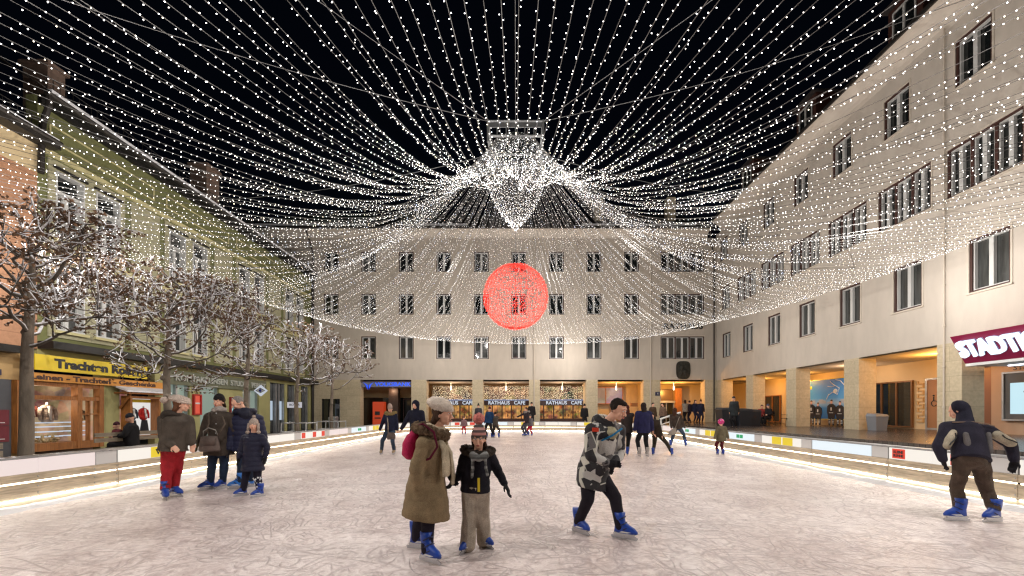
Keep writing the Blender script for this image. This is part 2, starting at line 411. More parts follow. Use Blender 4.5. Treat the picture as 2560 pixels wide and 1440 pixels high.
def sweep(b, s0, s1, o0, o1, z0, z1, step=.5, mi=0):
    n = max(1, int(math.ceil((s1-s0)/step))); last = None
    for i in range(n+1):
        p, nn = pos(s0+(s1-s0)*i/n)
        q = [p+nn*o0+Vector((0, 0, z0)), p+nn*o1+Vector((0, 0, z0)), p+nn*o1+Vector((0, 0, z1)), p+nn*o0+Vector((0, 0, z1))]
        if last:
            for j in range(4): k = (j+1) % 4; b.quad(last[j], last[k], q[k], q[j], mi)
        else: b.quad(*q, mi)
        last = q
    b.quad(*reversed(last), mi); return b
def sF(x, y):                                     # arc length of the rink edge nearest to a plan point
    d = [(px-x)**2+(py-y)**2 for px, py in path]; return cum[int(np.argmin(d))]
SEC = 2.25; s_ref = sF(-HW, 8.0)-SEC*8
k0 = 0; s = s_ref
while s < 0: s += SEC
secs = []
while s+SEC < TL: secs.append(s); s += SEC
sweep(MB(), 0, TL, -.02, .16, .745, .775).build('top_rail', M['metal'], bar)
for nm, z0, z1 in (('upper_board', .39, .505), ('lower_board', .14, .36)):
    bb = MB()
    for s in secs: sweep(bb, s+.006, s+SEC-.006, 0, .03, z0, z1)
    bb.build(nm, M['board'], bar)
bb = MB()
for s in secs: sweep(bb, s+.004, s+SEC-.004, 0.005, .045, .0, .118)
bb.build('kickboard', M['base'], bar)
bb = MB()
for s in secs:
    sweep(bb, s+.03, s+SEC-.03, .01, .03, .365, .382)
    
bb.build('light_tube', M['led'], bar)
bb = MB()
for s in secs: sweep(bb, s+.03, s+SEC-.03, -.010, .004, .12, .133)
bb.build('lower_light_tube', emis('led_tube_low', (1.0, .93, .82), 24), bar)
pb = MB(); rv = MB()
for s in secs:
    for q in (0, .94, 1.83):
        p, nn = pos(s+q); t = Vector((-nn.y, nn.x, 0))
        a = p+nn*.075
        pb.hexa([a-t*.02, a+t*.02, a+t*.02+nn*.05, a-t*.02+nn*.05]+[v+Vector((0, 0, .744)) for v in (a-t*.02, a+t*.02, a+t*.02+nn*.05, a-t*.02+nn*.05)])
        for z in (.2, .3, .45): rv.sphere(p-nn*.004+t*.03+Vector((0, 0, z)), .011, 6)
pb.build('post', M['metal'], bar); rv.build('rivets', M['metal'], bar)
snow_on = MB()
YC = {'ly': (-HW, 9.55)}
def secAt(x, y):
    sp = sF(x, y); return min(range(len(secs)), key=lambda i: abs(secs[i]+SEC/2-sp))
spec = {}
random.seed(3)
for i in range(len(secs)):
    spec[i] = random.choice(['w', 'w', 'c', 'p', 'w'])
spec[secAt(-HW, 9.6)] = 'ly'; spec[secAt(-HW, 15.9)] = 'rrr'; spec[secAt(-HW, 18.2)] = 'p'; spec[secAt(-HW, 20.5)] = 'g'; spec[secAt(-7.3, 23)] = 'yy'
spec[secAt(-2.8, YE)] = 'rr'; spec[secAt(-.4, YE)] = 'c'; spec[secAt(1.0, YE)] = 'yy'; spec[secAt(3.8, YE)] = 'w'; spec[secAt(5.5, YE)] = 'yy'
spec[secAt(7.3, 18.6)] = 'g'; spec[secAt(HW, 14.5)] = 'g'; spec[secAt(HW, 12.2)] = 'yy'; spec[secAt(HW, 16.4)] = 'yy'; spec[secAt(HW, 10.2)] = 'c'; spec[secAt(HW, 7.9)] = 'kk'; spec[secAt(HW, 5.6)] = 'w'
for i, s in enumerate(secs):
    k = spec[i]
    mm = {'c': 'panel2', 'p': 'panel3', 'g': 'panel2'}.get(k, 'panel')
    for a, c in ((.02, .92), (.94, 1.82)):
        o = sweep(MB(), s+a, s+c, .008, .03, .51, .735).build('light_panel', M[mm], bar)
    sweep(MB(), s+1.85, s+SEC-.02, .012, .03, .51, .735).build('blank_panel', M['dull'], bar)
    def patch(a, c, z0, z1, mk, lab):
        o = sweep(MB(), s+a, s+c, .002, .0075, z0, z1).build('advert', M[mk], bar); o['label'] = lab; return o
    def word(txt, uc, size, mk, wm=None, z=.62, bold=.004):
        p, nn = pos(s+uc); t = Vector((-nn.y, nn.x, 0))*-1
        # reading direction seen from the ice: left side runs away (+s), right side runs nearer (+s)
        fr = lambda u, v, w: p+t*-u*-1+Vector((0, 0, z+v))-nn*(w+.003)
        text('lettering', txt, size, M[mk], fr, bar, ext=.001, bold=bold, wmax=wm)
    if k == 'ly': patch(.72, 1.3, .515, .73, 'pan_y', 'yellow advert panel'); word('Villa', 1.0, .16, 'dark', .36)
    if k == 'rrr':
        for a in (.05, .85, 1.55): patch(a, a+.25, .53, .72, 'pan_r', 'small red advert square')
    if k == 'rr':
        for a in (.3, 1.4): patch(a, a+.35, .53, .72, 'pan_r', 'small red advert square')
    if k == 'yy':
        for a in (.55, 1.05): patch(a, a+.44, .515, .73, 'pan_y', 'yellow advert panel')
    if k == 'g':
        for a in (.75, .97): patch(a, a+.19, .57, .685, 'pan_g', 'green and white square emblem')
    if k == 'kk':
        for a in (.1, 1.25, 1.55): patch(a, a+.28, .53, .72, 'pan_r', 'small red advert reading KLEINE')
        for a in (.24, 1.39, 1.69): word('KLEINE\nBUHNE', a, .07, 'dark', .22)

# ================================================================ town hall: back building
def building_pillar(fr, u0, u1, v0, v1, dep, m, parent, name='pillar'):
    return MB().box(u0, u1, v0, v1, -dep, .03, fr=fr).build(name, m, parent)
th = thing('town_hall', 'long four storey beige town hall with dark roof closing the far end of the square', 'building', (0, YB, 0))
ARC = 4.02
cols = [-14.9+2.994*i for i in range(9)]
rows = ((5.66, 7.48), (9.2, 10.88), (12.6, 14.24))
holes = []; wl = []
for v0, v1 in rows:
    for c in cols:
        h = (c-.6, c+.6, v0, v1); holes.append(h); wl.append((h, 1))
    h = (11.36, 14.86, v0, v1); holes.append(h); wl.append((h, 3))
sh = (-15.7, -14.0, .1, 2.4)
wall('wall', frB, -26, XR, ARC, 15.3, holes, M['plaster'], th)
random.seed(5)
for h, n in wl: window(frB, h, th, n, gl=random.choice(['glass', 'glass', 'glass_b']), label='wide triple window' if n == 3 else None)
# cornice cove + eave
b = MB()
for i in range(6):
    a0, a1 = i/6*math.pi/2, (i+1)/6*math.pi/2
    w0, z0 = .65*(1-math.cos(a0)), 15.3+.5*math.sin(a0); w1, z1 = .65*(1-math.cos(a1)), 15.3+.5*math.sin(a1)
    b.quad(frB(-26, z0, w0), frB(15.1, z0, w0), frB(15.1, z1, w1), frB(-26, z1, w1))
b.build('cornice', M['cove'], th, smooth=True)
b = MB(); b.box(-26, 15.1, 15.8, 15.95, .0, .8, fr=frB); b.build('gutter', M['gutter'], th)
b = MB()
b.poly([(-26, 33.3, 15.96), (14.9, 33.3, 15.96), (14.9, 39.5, 19.7), (-19.5, 39.5, 19.7)])
b.poly([(-26, 33.3, 15.96), (-19.5, 39.5, 19.7), (-19.5, 45.5, 15.96)])
b.poly([(14.9, 33.3, 15.96), (14.9, 45.5, 15.96), (14.9, 39.5, 19.7)])
roofB = b.build('roof', M['roof'], th)
b = MB()
for x0, x1 in ((-22, -12), (-9, -4), (5, 14)): b.box(x0, x1, 33.6, 33.7, 16.15, 16.3)
for i in range(26): b.box(-24+i*1.5, -24+i*1.5+.05, 33.62, 33.7, 16.0, 16.2)
b.build('snow_guard', M['snow'], roofB)
for x in (6.5, 12.6):
    b = MB(); b.box(x, x+.7, 36, 36.7, 17.2, 19.6); b.build('chimney', M['stone'], roofB)
# arcade
pil = [(-13.9, -12.6), (-8.5, -7.3), (-3.64, -2.78), (.89, 1.75), (5.45, 6.35), (10.0, 11.35), (14.9, 15.8)]
for a, c in pil: building_pillar(frB, a, c, 0, ARC-.003, .8, M['stone'], th)
b = MB(); b.box(-26, -15.7, 0, ARC-.003, -.3, .02, fr=frB); b.box(-14.2, -13.9, 0, ARC-.003, -.3, .02, fr=frB); b.box(-15.7, -14.2, 2.5, ARC-.003, -.3, .02, fr=frB)
b.build('ground_floor_wall', M['stone'], th)
b = MB(); b.quad(frB(-15.7, .05, -.12), frB(-14.2, .05, -.12), frB(-14.2, 2.5, -.12), frB(-15.7, 2.5, -.12)); b.build('shop_window', M['glass'], th)
b = MB(); b.quad(frB(-12.6, 3.9, 0), frB(XR+4, 3.9, -.4), frB(XR+4, 3.9, -5), frB(-12.6, 3.9, -5)); b.build('arcade_ceiling', M['soffit'], th)
b = MB(); ID = 4.2
b.quad(frB(-13.9, 0, -ID-.1), frB(20, 0, -ID-.1), frB(20, 4, -ID-.1), frB(-13.9, 4, -ID-.1))
for x in (-7.9, 6.0, 10.8):
    b.box(x-.12, x+.12, 0, 3.9, -ID, -.81, fr=frB)
b.box(-13.95, -13.75, 0, 3.9, -ID, -.81, fr=frB)
b.build('arcade_wall', M['inner'], th)
for u in (-5.6, -1, 3.7, 8.2, 13.0):
    b = MB(); b.tube([frB(u, 3.9, -1.6), frB(u, 3.6, -1.6)], .012, 6); b.tube([frB(u, 3.6, -1.6), frB(u, 3.28, -1.6)], .05, 8)
    b.build('pendant_lamp', emis("lamp_glow", (1, .8, .5), 6), th)
lo = (1.0, .47, .10); lp = (1.0, .68, .45)
for u, c, p in ((-10.5, lp, 22), (-5.6, lp, 70), (-1, lp, 70), (3.7, lp, 70), (8.2, lo, 190), (13.0, lo, 260)):
    lamp('arcade_lamp', frB(u, 3.2, -1.6), p, c, .06, th)
# town hall writing, shield, house number
fr = lambda u, v, w: frB(13.15+u, 8.25+v, w+.06)
text('lettering', 'RATHAUS', .62, M['black'], fr, th, ext=.03, bold=.01, wmax=3.1)
b = MB(); pts = []
for i in range(28):
    a = i/28*2*math.pi; c_, s_ = math.cos(a), math.sin(a)
    px = .56*math.copysign(abs(c_)**.55, c_); pz = .72*math.copysign(abs(s_)**(.5 if s_ > 0 else .8), s_); pts.append(frB(13.15+px, 4.78+pz, .02))
b.prism(pts, (0, -.1, 0))
b.sphere(frB(13.05, 5.0, .1), (.2, .06, .28), 10); b.sphere(frB(13.3, 4.7, .1), (.24, .06, .18), 10); b.sphere(frB(13.0, 4.5, .1), (.12, .05, .3), 8, rot=Matrix.Rotation(.5, 3, 'Y')); b.sphere(frB(13.35, 4.4, .1), (.1, .05, .3), 8, rot=Matrix.Rotation(-.4, 3, 'Y'))
o = b.build('shield_relief', mat("bronze_dark", (.03, .028, .022), .5, metal=.5, var=.4, vscale=6, bump=1, bscale=7)); tag(o, 'dark bronze shield relief on the beige wall above the entrance', 'relief')
b = MB(); b.box(9.98+.95, 11.3, 2.75, 3.05, .032, .06, fr=frB); o = b.build('house_number', mat("navy_enamel", (.01, .015, .06), .4)); tag(o, 'small navy house number plate 4 on the stone pillar', 'sign')
text('lettering', '4', .26, M['white'], lambda u, v, w: frB(11.12+u, 2.9+v, w+.064), o, ext=.002)
for x, m in ((10.55, 'plaster'), (1.28, 'plaster')):
    b = MB(); b.tube([frB(x, .1, .06), frB(x, 15.4, .06)], .045, 8); b.build('downpipe', M['trim'], th)
b = MB(); b.tube([frB(15.6, .7, .08), frB(15.6, 14.0, .08), frB(15.2, 14.9, .3), frB(15.1, 15.8, .55)], .05, 8); b.build('downpipe', M['pipe'], th)
b = MB(); b.tube([(-16.25, 33.85, .1), (-16.25, 33.85, 14.0), (-16.5, 33.6, 15.2), (-16.6, 33.3, 15.8)], .06, 8); b.build('downpipe', M['pipe'], th)

# ---------------- cafe shopfront bays
M['warm'] = None
def interior_glow(name, c1, c2, st, sc):
    m = mat(name, (.02, .02, .02), .6); nt = m.node_tree; b = nt.nodes["Principled BSDF"]
    tc = nt.nodes.new("ShaderNodeTexCoord"); v = nt.nodes.new("ShaderNodeTexVoronoi"); v.inputs["Scale"].default_value = sc; v.feature = 'F1'
    n = nt.nodes.new("ShaderNodeTexNoise"); n.inputs["Scale"].default_value = sc*.5; n.inputs["Detail"].default_value = 4
    nt.links.new(tc.outputs['Object'], v.inputs['Vector']); nt.links.new(tc.outputs['Object'], n.inputs['Vector'])
    r = nt.nodes.new("ShaderNodeValToRGB"); r.color_ramp.elements[0].position = .35; r.color_ramp.elements[1].position = .7
    r.color_ramp.elements[0].color = (*c1, 1); r.color_ramp.elements[1].color = (*c2, 1)
    nt.links.new(n.outputs[0], r.inputs[0])
    mx = nt.nodes.new("ShaderNodeMix"); mx.data_type = 'RGBA'; mx.inputs[0].default_value = .18
    nt.links.new(r.outputs[0], mx.inputs[6]); 
    mul = nt.nodes.new("ShaderNodeMix"); mul.data_type = 'RGBA'; mul.blend_type = 'MULTIPLY'; mul.inputs[0].default_value = 1; mul.inputs[6].default_value = (*c2, 1)
    nt.links.new(v.outputs['Color'], mul.inputs[7]); nt.links.new(mul.outputs[2], mx.inputs[7])
    nt.links.new(mx.outputs[2], b.inputs['Emission Color']); b.inputs['Emission Strength'].default_value = st
    return m
M['cafe_in'] = interior_glow("cafe_interior", (.03, .01, .005), (1.0, .48, .14), 1.0, 3.2)
M['cafe_up'] = interior_glow("cafe_upper_interior", (.01, .006, .004), (1.0, .6, .28), .5, 1.6)
M['fairy'] = mat("warm_fairy_bulb", (.95, .85, .6), .5, emit=(1.0, .84, .55), estr=9)
M['fascia'] = mat("dark_fascia", (.035, .014, .016), .35)
M['letter'] = emis("sign_letter_white", (.8, .88, 1.0), .85)
def octa(vs, fs, c, r):
    n = len(vs); x, y, z = c
    vs += [(x+r, y, z), (x-r, y, z), (x, y+r, z), (x, y-r, z), (x, y, z+r), (x, y, z-r)]
    for f in ((0, 2, 4), (2, 1, 4), (1, 3, 4), (3, 0, 4), (2, 0, 5), (1, 2, 5), (3, 1, 5), (0, 3, 5)): fs.append(tuple(n+i for i in f))
def cafe(u0, u1, lit_top, txt, tu=None, ts=.42):
    t = thing('cafe_front', 'cafe shopfront bay ' + lit_top, 'shopfront', (0, YB+2.2, TZ), 'cafe shopfront bays under the arcade')
    D = -2.2
    fb = MB(); fw = M['fascia']
    n = 9
    for i in range(n+1):
        x = u0+(u1-u0)*i/n; fb.box(x-.02, x+.02, 2.5, 3.62, D-.04, D+.02, fr=frB)
    for v in (2.5, 2.88, 3.25, 3.6): fb.box(u0, u1, v-.02, v+.02, D-.035, D+.015, fr=frB)
    for i in range(6):
        x = u0+(u1-u0)*i/5; fb.box(x-.045, x+.045, TZ, 2.0, D-.05, D+.03, fr=frB)
    fb.box(u0, u1, TZ, TZ+.25, D-.05, D+.035, fr=frB)
    for i in range(n*2):
        x = u0+(u1-u0)*(i+.5)/(n*2); fb.box(x-.008, x+.008, TZ+.25, 2.0, D-.03, D, fr=frB)
    for v in (1.1, 1.4, 1.7): fb.box(u0, u1, v-.008, v+.008, D-.028, D+.002, fr=frB)
    fb.build('glazing_bars', M['frame_dark'], t)
    g = MB(); g.quad(frB(u0, 2.5, D-.3), frB(u1, 2.5, D-.3), frB(u1, 3.62, D-.3), frB(u0, 3.62, D-.3)); g.build('upper_window', M['cafe_up'], t)
    g = MB(); g.quad(frB(u0, TZ, D-.5), frB(u1, TZ, D-.5), frB(u1, 2.05, D-.5), frB(u0, 2.05, D-.5)); g.build('lower_window', M['cafe_in'], t)
    # things on show inside
    sh = MB(); random.seed(int(u0*10))
    for i in range(26):
        x = random.uniform(u0+.2, u1-.2); z = TZ+random.choice((.3, .45, .75, .8)); sh.sphere(frB(x, z+.08, D-.3), (.07, .06, random.uniform(.05, .16)), 7)
    for v in (TZ+.28, TZ+.7): sh.box(u0, u1, v-.02, v, D-.45, D-.15, fr=frB)
    sh.build('display', mat("cafe_goods", (.4, .16, .06), .5, var=.6, vscale=5), t)
    g = MB(); g.box(u0, u1, 2.0, 2.45, D+.04, D+.25, fr=frB); g.build('fascia', fw, t)
    g = MB(); g.box(u0, u1, 2.452, 2.475, D+.05, D+.27, fr=frB); g.build('light_strip', emis("blue_white_strip", (.45, .62, 1.0), 1.6), t)
    text('lettering', txt, ts, M['letter'], lambda u, v, w: frB((tu if tu is not None else (u0+u1)/2)+u, 2.215+v, D+.255+w), t, ext=.01, bold=.006, wmax=None if txt != 'RATHAUS   CAFE' else 3.1)
    vs, fs = [], []
    nn = 42
    for i in range(nn):
        x = u0+(u1-u0)*(i+.5)/nn; k = int(random.uniform(15, 20))
        for j in range(k):
            if random.random() < .7: octa(vs, fs, frB(x+random.uniform(-.02, .02), 3.68-(j+random.random())*1.2/k, D+.22+random.uniform(-.03, .03)), .0095)
    me = bpy.data.meshes.new('fairy_light_curtain'); me.from_pydata(vs, [], fs); me.materials.append(M['fairy'])
    o = bpy.data.objects.new('fairy_light_curtain', me); COL.objects.link(o); setparent(o, t)
    w_ = MB()
    for i in range(nn):
        x = u0+(u1-u0)*(i+.5)/nn; w_.box(x-.003, x+.003, 2.5, 3.72, D+.215, D+.222, fr=frB)
    w_.build('curtain_wires', M['ironwork'], t)
    return t
cafe(-7.2, -3.4, 'on the left, behind the stone pillar right of the bank', 'RATHAUS   CAFE')
cafe(-3.0, 1.1, 'in the middle, its sign fully seen between two pillars', 'RATHAUS   CAFE')
cafe(1.35, 5.5, 'on the right with its glass door, below the red ball\'s right side', 'C      RATHAUS   CAFE', 3.4, .4)
# brown and pink side wall of the last cafe bay
b = MB(); b.box(5.5, 5.9, TZ, 3.88, -2.6, -.9, fr=frB); b.build('side_wall', M['inner'], th)
# ---------------- bank bay
bk = thing('bank_entrance', 'dim bank entrance with blue lettering and a red cash machine', 'shopfront', (-10, YB, .1))
b = MB(); b.box(-12.6, -8.52, 3.45, 3.88, -.35, -.25, fr=frB); b.build('fascia', mat("grey_fascia", (.20, .20, .22), .6), bk)
M['vblue'] = mat("blue_letter", (.02, .07, .5), .4, emit=(.03, .12, 1.0), estr=.75)
text('lettering', 'VOLKSBANK', .42, M['vblue'], lambda u, v, w: frB(-10.05+u, 3.66+v, w-.24), bk, ext=.02, bold=.012, wmax=2.9)
b = MB()
for s_ in (-1, 1):
    for k in range(3):
        b.prism([frB(-12.0+s_*(.05+.0*k), 3.62-.13*k, -.2), frB(-12.0+s_*(.42-.1*k), 3.84-.12*k, -.2), frB(-12.0+s_*(.3-.1*k), 3.72-.12*k, -.2), frB(-12.0+s_*.05, 3.5-.13*k, -.2)], (0, -.03, 0))
b.build('emblem', M['vblue'], bk)
b = MB(); b.box(-12.1, -11.2, .1, 2.3, -2.2, -1.5, fr=frB); b.build('cash_machine', mat("red_machine", (.35, .025, .01), .4, emit=(1, .12, .03), estr=.25), bk)
b = MB(); b.box(-11.9, -11.5, 1.2, 1.5, -1.49, -1.46, fr=frB); b.box(-11.9, -11.4, .9, 1.0, -1.49, -1.4, fr=frB); b.build('keypad', M['dark'], bk)
b = MB(); b.box(-10.9, -10.1, 0, 3.44, -2.6, -1.9, fr=frB); b.build('column', mat("brown_stone", (.06, .035, .025), .6), bk)
b = MB(); ringbox(b, frB, -10.0, -8.6, .1, 2.6, .08, -3.2, -3.1); b.box(-9.35, -9.25, .1, 2.6, -3.2, -3.1, fr=frB); b.build('door', M['frame_dark'], bk)
b = MB(); b.quad(frB(-13.7, .1, -3.3), frB(-8.0, .1, -3.3), frB(-8.0, 2.7, -3.3), frB(-13.7, 2.7, -3.3)); b.build('glazing', M['glass'], bk)
# ---------------- bay with lit office window and doorway (orange)
og = thing('gallery_front', 'orange lit front with pale upper window and a doorway, right of the cafe', 'shopfront', (8, YB+3, TZ))
b = MB(); b.quad(frB(6.2, 2.2, -3.6), frB(9.2, 2.2, -3.6), frB(9.2, 3.6, -3.6), frB(6.2, 3.6, -3.6)); b.build('upper_window', interior_glow("office_glow", (.3, .16, .16), (.9, .68, .62), .6, 1.4), og)
b = MB(); ringbox(b, frB, 6.2, 9.25, 2.15, 3.65, .06, -3.65, -3.5); b.box(7.7, 7.75, 2.2, 3.6, -3.6, -3.5, fr=frB); b.build('frame', M['oak_h'], og)
b = MB(); ringbox(b, frB, 8.2, 9.3, TZ, 2.1, .06, -3.65, -3.5); b.build('door_frame', M['dark'], og)
b = MB(); b.quad(frB(8.2, TZ, -3.6), frB(9.3, TZ, -3.6), frB(9.3, 2.1, -3.6), frB(8.2, 2.1, -3.6)); b.build('doorway', interior_glow("shop_glow", (.02, .01, .01), (.9, .25, .08), .7, 3), og)
b = MB(); b.box(9.35, 9.9, 1.9, 2.2, -1.5, -1.2, fr=frB); b.build('menu_box', M['oak_h'], og)
# ---------------- entrance bay
en = thing('main_entrance', 'dark glazed entrance doors in the orange lit bay beside house number 4', 'entrance', (13, YB+3, TZ))
b = MB(); b.quad(frB(11.4, TZ, -3.2), frB(13.6, TZ, -3.2), frB(13.6, 2.25, -3.2), frB(11.4, 2.25, -3.2)); b.build('glazing', M['glass'], en)
b = MB(); b.box(11.3, 13.6, 2.25, 2.42, -3.2, -2.9, fr=frB)
for x in (11.4, 12.2, 12.9, 13.55): b.box(x-.035, x+.035, TZ, 2.25, -3.2, -3.08, fr=frB)
b.build('frame', M['metal'], en)
b = MB(); b.quad(frB(11.4, 2.45, -3.25), frB(13.6, 2.45, -3.25), frB(13.6, 3.4, -3.25), frB(11.4, 3.4, -3.25)); b.build('transom_window', mat("brown_transom", (.12, .07, .03), .3), en)
b = MB(); b.box(13.62, 14.2, TZ, 3.5, -3.1, -2.95, fr=frB); b.build('side_panel', M['oak'], en)

# ================================================================ right wing
rw = thing('side_wing', 'tall beige wing with an open arcade along the right side of the square', 'building', (XR, 20, 0))
holes = []; wl = []
for c in [8.35, 11.35, 14.3, 17.3, 20.3, 23.3, 26.3, 29.3, 32.3]:
    h = (c-.63, c+.63, 5.6, 7.45); holes.append(h); wl.append((h, 1))
for c in [8.5, 11.5, 14.5, 17.5, 20.5, 23.5, 26.5, 29.5]:
    h = (c-1.2, c+1.2, 9.25, 11.05); holes.append(h); wl.append((h, 2))
h = (31.8, 33.0, 9.25, 11.05); holes.append(h); wl.append((h, 1))
for c in [8.8, 11.8, 14.8, 17.8, 20.8, 23.8, 26.85, 29.9, 32.7]:
    h = (c-.6, c+.6, 13.1, 14.8); holes.append(h); wl.append((h, 1))
ARR = 3.97
wall('wall', frR, -4, YB, ARR, 15.5, holes, M['plaster_r'], rw)
random.seed(8)
for h, n in wl: window(frR, h, rw, n if n == 1 else 3, gl='glass' if h[2] > 9 else 'glass_b', label='wide casement window' if n > 1 else None)
b = MB()
for i in range(6):
    a0, a1 = i/6*math.pi/2, (i+1)/6*math.pi/2
    w0, z0 = .7*(1-math.cos(a0)), 15.5+.75*math.sin(a0); w1, z1 = .7*(1-math.cos(a1)), 15.5+.75*math.sin(a1)
    b.quad(frR(-4, z0, w0), frR(33.3, z0, w0), frR(33.3, z1, w1), frR(-4, z1, w1))
b.build('cornice', M['cove'], rw, smooth=True)
b = MB(); b.box(-4, 33.3, 16.25, 16.4, .0, .78, fr=frR); b.build('gutter', M['gutter'], rw)
b = MB(); b.quad((XR-.7, -4, 16.41), (XR-.7, 34, 16.41), (XR+5.5, 34, 21.2), (XR+5.5, -4, 21.2)); rfr = b.build('roof', M['roof'], rw)
for y in (11.5, 17.8, 23.9, 30.0):
    b = MB(); x0 = XR+.35; b.box(x0, x0+3, y-.8, y+.8, 16.6, 18.8); d = b.build('dormer', M['frame_dark'], rfr)
    g = MB(); g.box(x0-.02, x0-.004, y-.5, y+.5, 17.3, 18.5); g.build('dormer_glass', M['glass'], d)
    g = MB()
    fD = lambda u, v, w: Vector((x0-.03-w, u, v))
    ringbox(g, fD, y-.54, y+.54, 17.25, 18.55, .06, -.01, .03); g.box(y-.05, y+.05, 17.3, 18.5, -.01, .03, fr=fD); g.build('dormer_frame', M['frame_white'], d)
    g = MB(); g.box(x0-.25, x0+3, y-.9, y+.9, 18.803, 18.9); g.build('dormer_roof', M['roof'], d)
# arcade
for c in (6.25, 10.95, 15.6, 20.18, 24.63, 29.05):
    MB().box(c-.45, c+.45, TZ-.05, ARR-.003, -.77, .03, fr=frR).build('pillar', M['stone'], rw)
MB().box(32.9, 33.96, TZ-.05, ARR-.003, -.77, .0, fr=frR).build('pillar', M['stone'], rw)
b = MB(); b.quad(frR(-4, 3.9, 0), frR(YB, 3.9, 0), frR(YB, 3.9, -3.9), frR(-4, 3.9, -3.9)); b.build('arcade_ceiling', M['soffit'], rw)
IX = 3.5
b = MB(); b.quad(frR(-4, 0, -IX), frR(YB+4.4, 0, -IX), frR(YB+4.4, 3.95, -IX), frR(-4, 3.95, -IX)); b.build('arcade_wall', M['inner'], rw)
for y in (6, 9, 13, 17.6, 22.2, 26.8, 31.3):
    b = MB(); b.sphere(frR(y, 3.72, -1.8), (.12, .12, .08), 10); b.build('ceiling_lamp', emis("globe_glow", (1, .75, .45), 5), rw)
for y, c, p in ((8.5, lp, 60), (13.2, lp, 60), (17.9, lo, 170), (22.4, lp, 80), (26.8, lo, 110), (31.3, lo, 130)):
    lamp('arcade_lamp', frR(y, 3.45, -1.8), p, c, .06, rw)
b = MB(); b.tube([frR(15.75, 1.0, .07), frR(15.75, 15.6, .07)], .03, 8)
for z in np.arange(1.6, 15, 1.5): b.tube([frR(15.75, z, .07), frR(15.75, z+.06, .07)], .05, 8)
b.build('downpipe', M['trim'], rw)
def glazed(t, fr, u0, u1, v0, v1, w, n, gl, fm, tbar=.07):
    b = MB(); ringbox(b, fr, u0, u1, v0, v1, tbar, w-.04, w+.06)
    for i in range(1, n): x = u0+(u1-u0)*i/n; b.box(x-tbar*.6, x+tbar*.6, v0+tbar, v1-tbar, w-.03, w+.05, fr=fr)
    b.build('frame', fm, t); g = MB(); g.quad(fr(u0, v0, w), fr(u1, v0, w), fr(u1, v1, w), fr(u0, v1, w)); g.build('glazing', gl, t)
dg = thing('glass_doors', 'brown framed glass doors on the orange arcade wall between two stone pillars', 'door', frR(21, TZ, -IX))
glazed(dg, frR, 20.75, 23.4, TZ+.06, 3.0, -IX+.08, 3, M['glass'], mat("bronze_frame", srgb(120, 85, 55), .4, metal=.4))
b = MB()
for i in range(12): z = .95+i*.165; b.box(20.25, 20.6, z, z+.05, -IX+.004, -IX+.05, fr=frR); b.box(20.25+(.27 if i % 2 else 0), 20.33+(.27 if i % 2 else 0), z+.05, z+.165, -IX+.004, -IX+.045, fr=frR)
o = b.build('wall_ornament', mat('sandstone_relief', srgb(196, 160, 110), .8)); tag(o, 'vertical ladder-like relief on the wall between glass doors and toilet door', 'relief')
wc = thing('toilet_door', 'plain brown door with a black wheelchair symbol beside the arcade pillar', 'door', frR(18.6, TZ, -IX))
b = MB(); b.box(18.4, 20.05, TZ, 2.95, -IX+.004, -IX+.05, fr=frR); b.build('leaf', mat("brown_door", srgb(150, 110, 75), .5), wc)
b = MB(); ringbox(b, frR, 18.32, 20.13, TZ, 3.03, .08, -IX+.004, -IX+.08); b.build('frame', M['metal'], wc)
b = MB(); cpt = frR(19.72, 1.85, -IX+.055)
b.tube([cpt+Vector((0, .13*math.cos(a), .13*math.sin(a))) for a in np.linspace(-2.6, 1.6, 14)], .018, 6); b.tube([cpt+Vector((0, .02, .1)), cpt+Vector((0, .02, .3))], .022, 6); b.sphere(cpt+Vector((0, .02, .36)), .04, 8)
b.tube([cpt+Vector((0, .02, .12)), cpt+Vector((0, -.13, .1)), cpt+Vector((0, -.18, -.1))], .02, 6); b.build('wheelchair_symbol', M['black'], wc)
dg2 = thing('arcade_door', 'dark glazed door in the lit corner of the right arcade', 'door', frR(29, TZ, -IX))
glazed(dg2, frR, 28.0, 30.2, TZ+.06, 2.7, -IX+.08, 2, M['glass'], M['oak'])
sg = thing('arcade_shop', 'dark shop window at the far end of the right arcade', 'shopfront', frR(32, TZ, -IX))
glazed(sg, frR, 31.2, 33.2, TZ+.06, 2.7, -IX+.08, 2, M['glass'], M['oak'])
b = MB(); b.box(26.2, 26.9, 1.1, 1.9, -IX+.004, -IX+.05, fr=frR); pf = b.build('notice_frame', M['frame_dark']); tag(pf, 'small framed notice on the orange arcade wall', 'frame')
b = MB(); b.box(26.3, 26.8, 1.2, 1.8, -IX+.051, -IX+.056, fr=frR); b.build('notice', M['white'], pf)
# cinema part, near end of the right wing
cn = thing('cinema', 'cinema front with brown door and a lit poster case at the right edge', 'shopfront', frR(12, TZ, -2.2))
b = MB(); b.box(2, 16.22, TZ, 3.85, -2.4, -2.2, fr=frR); b.box(16.22, 17.1, 3.3, 3.85, -2.4, -2.2, fr=frR); b.build('front_wall', mat("pinkish_render", srgb(206, 170, 140), .8, var=.06, vscale=1), cn)
b = MB(); b.box(16.22, 17.05, TZ, 3.29, -2.6, -2.5, fr=frR); b.build('door', mat("brown_door_leaf", srgb(130, 88, 62), .5), cn)
b = MB(); ringbox(b, frR, 16.225, 17.1, TZ, 3.295, .06, -2.5, -2.35); b.build('door_frame', M['metal'], cn)
b = MB(); b.box(12.9, 15.7, 1.18, 2.86, -2.198, -2.1, fr=frR); b.build('poster_case', mat("case_grey", (.12, .115, .11), .4), cn)
b = MB(); ringbox(b, frR, 12.85, 15.75, 1.13, 2.91, .06, -2.198, -2.06); b.build('case_frame', M['metal'], cn)
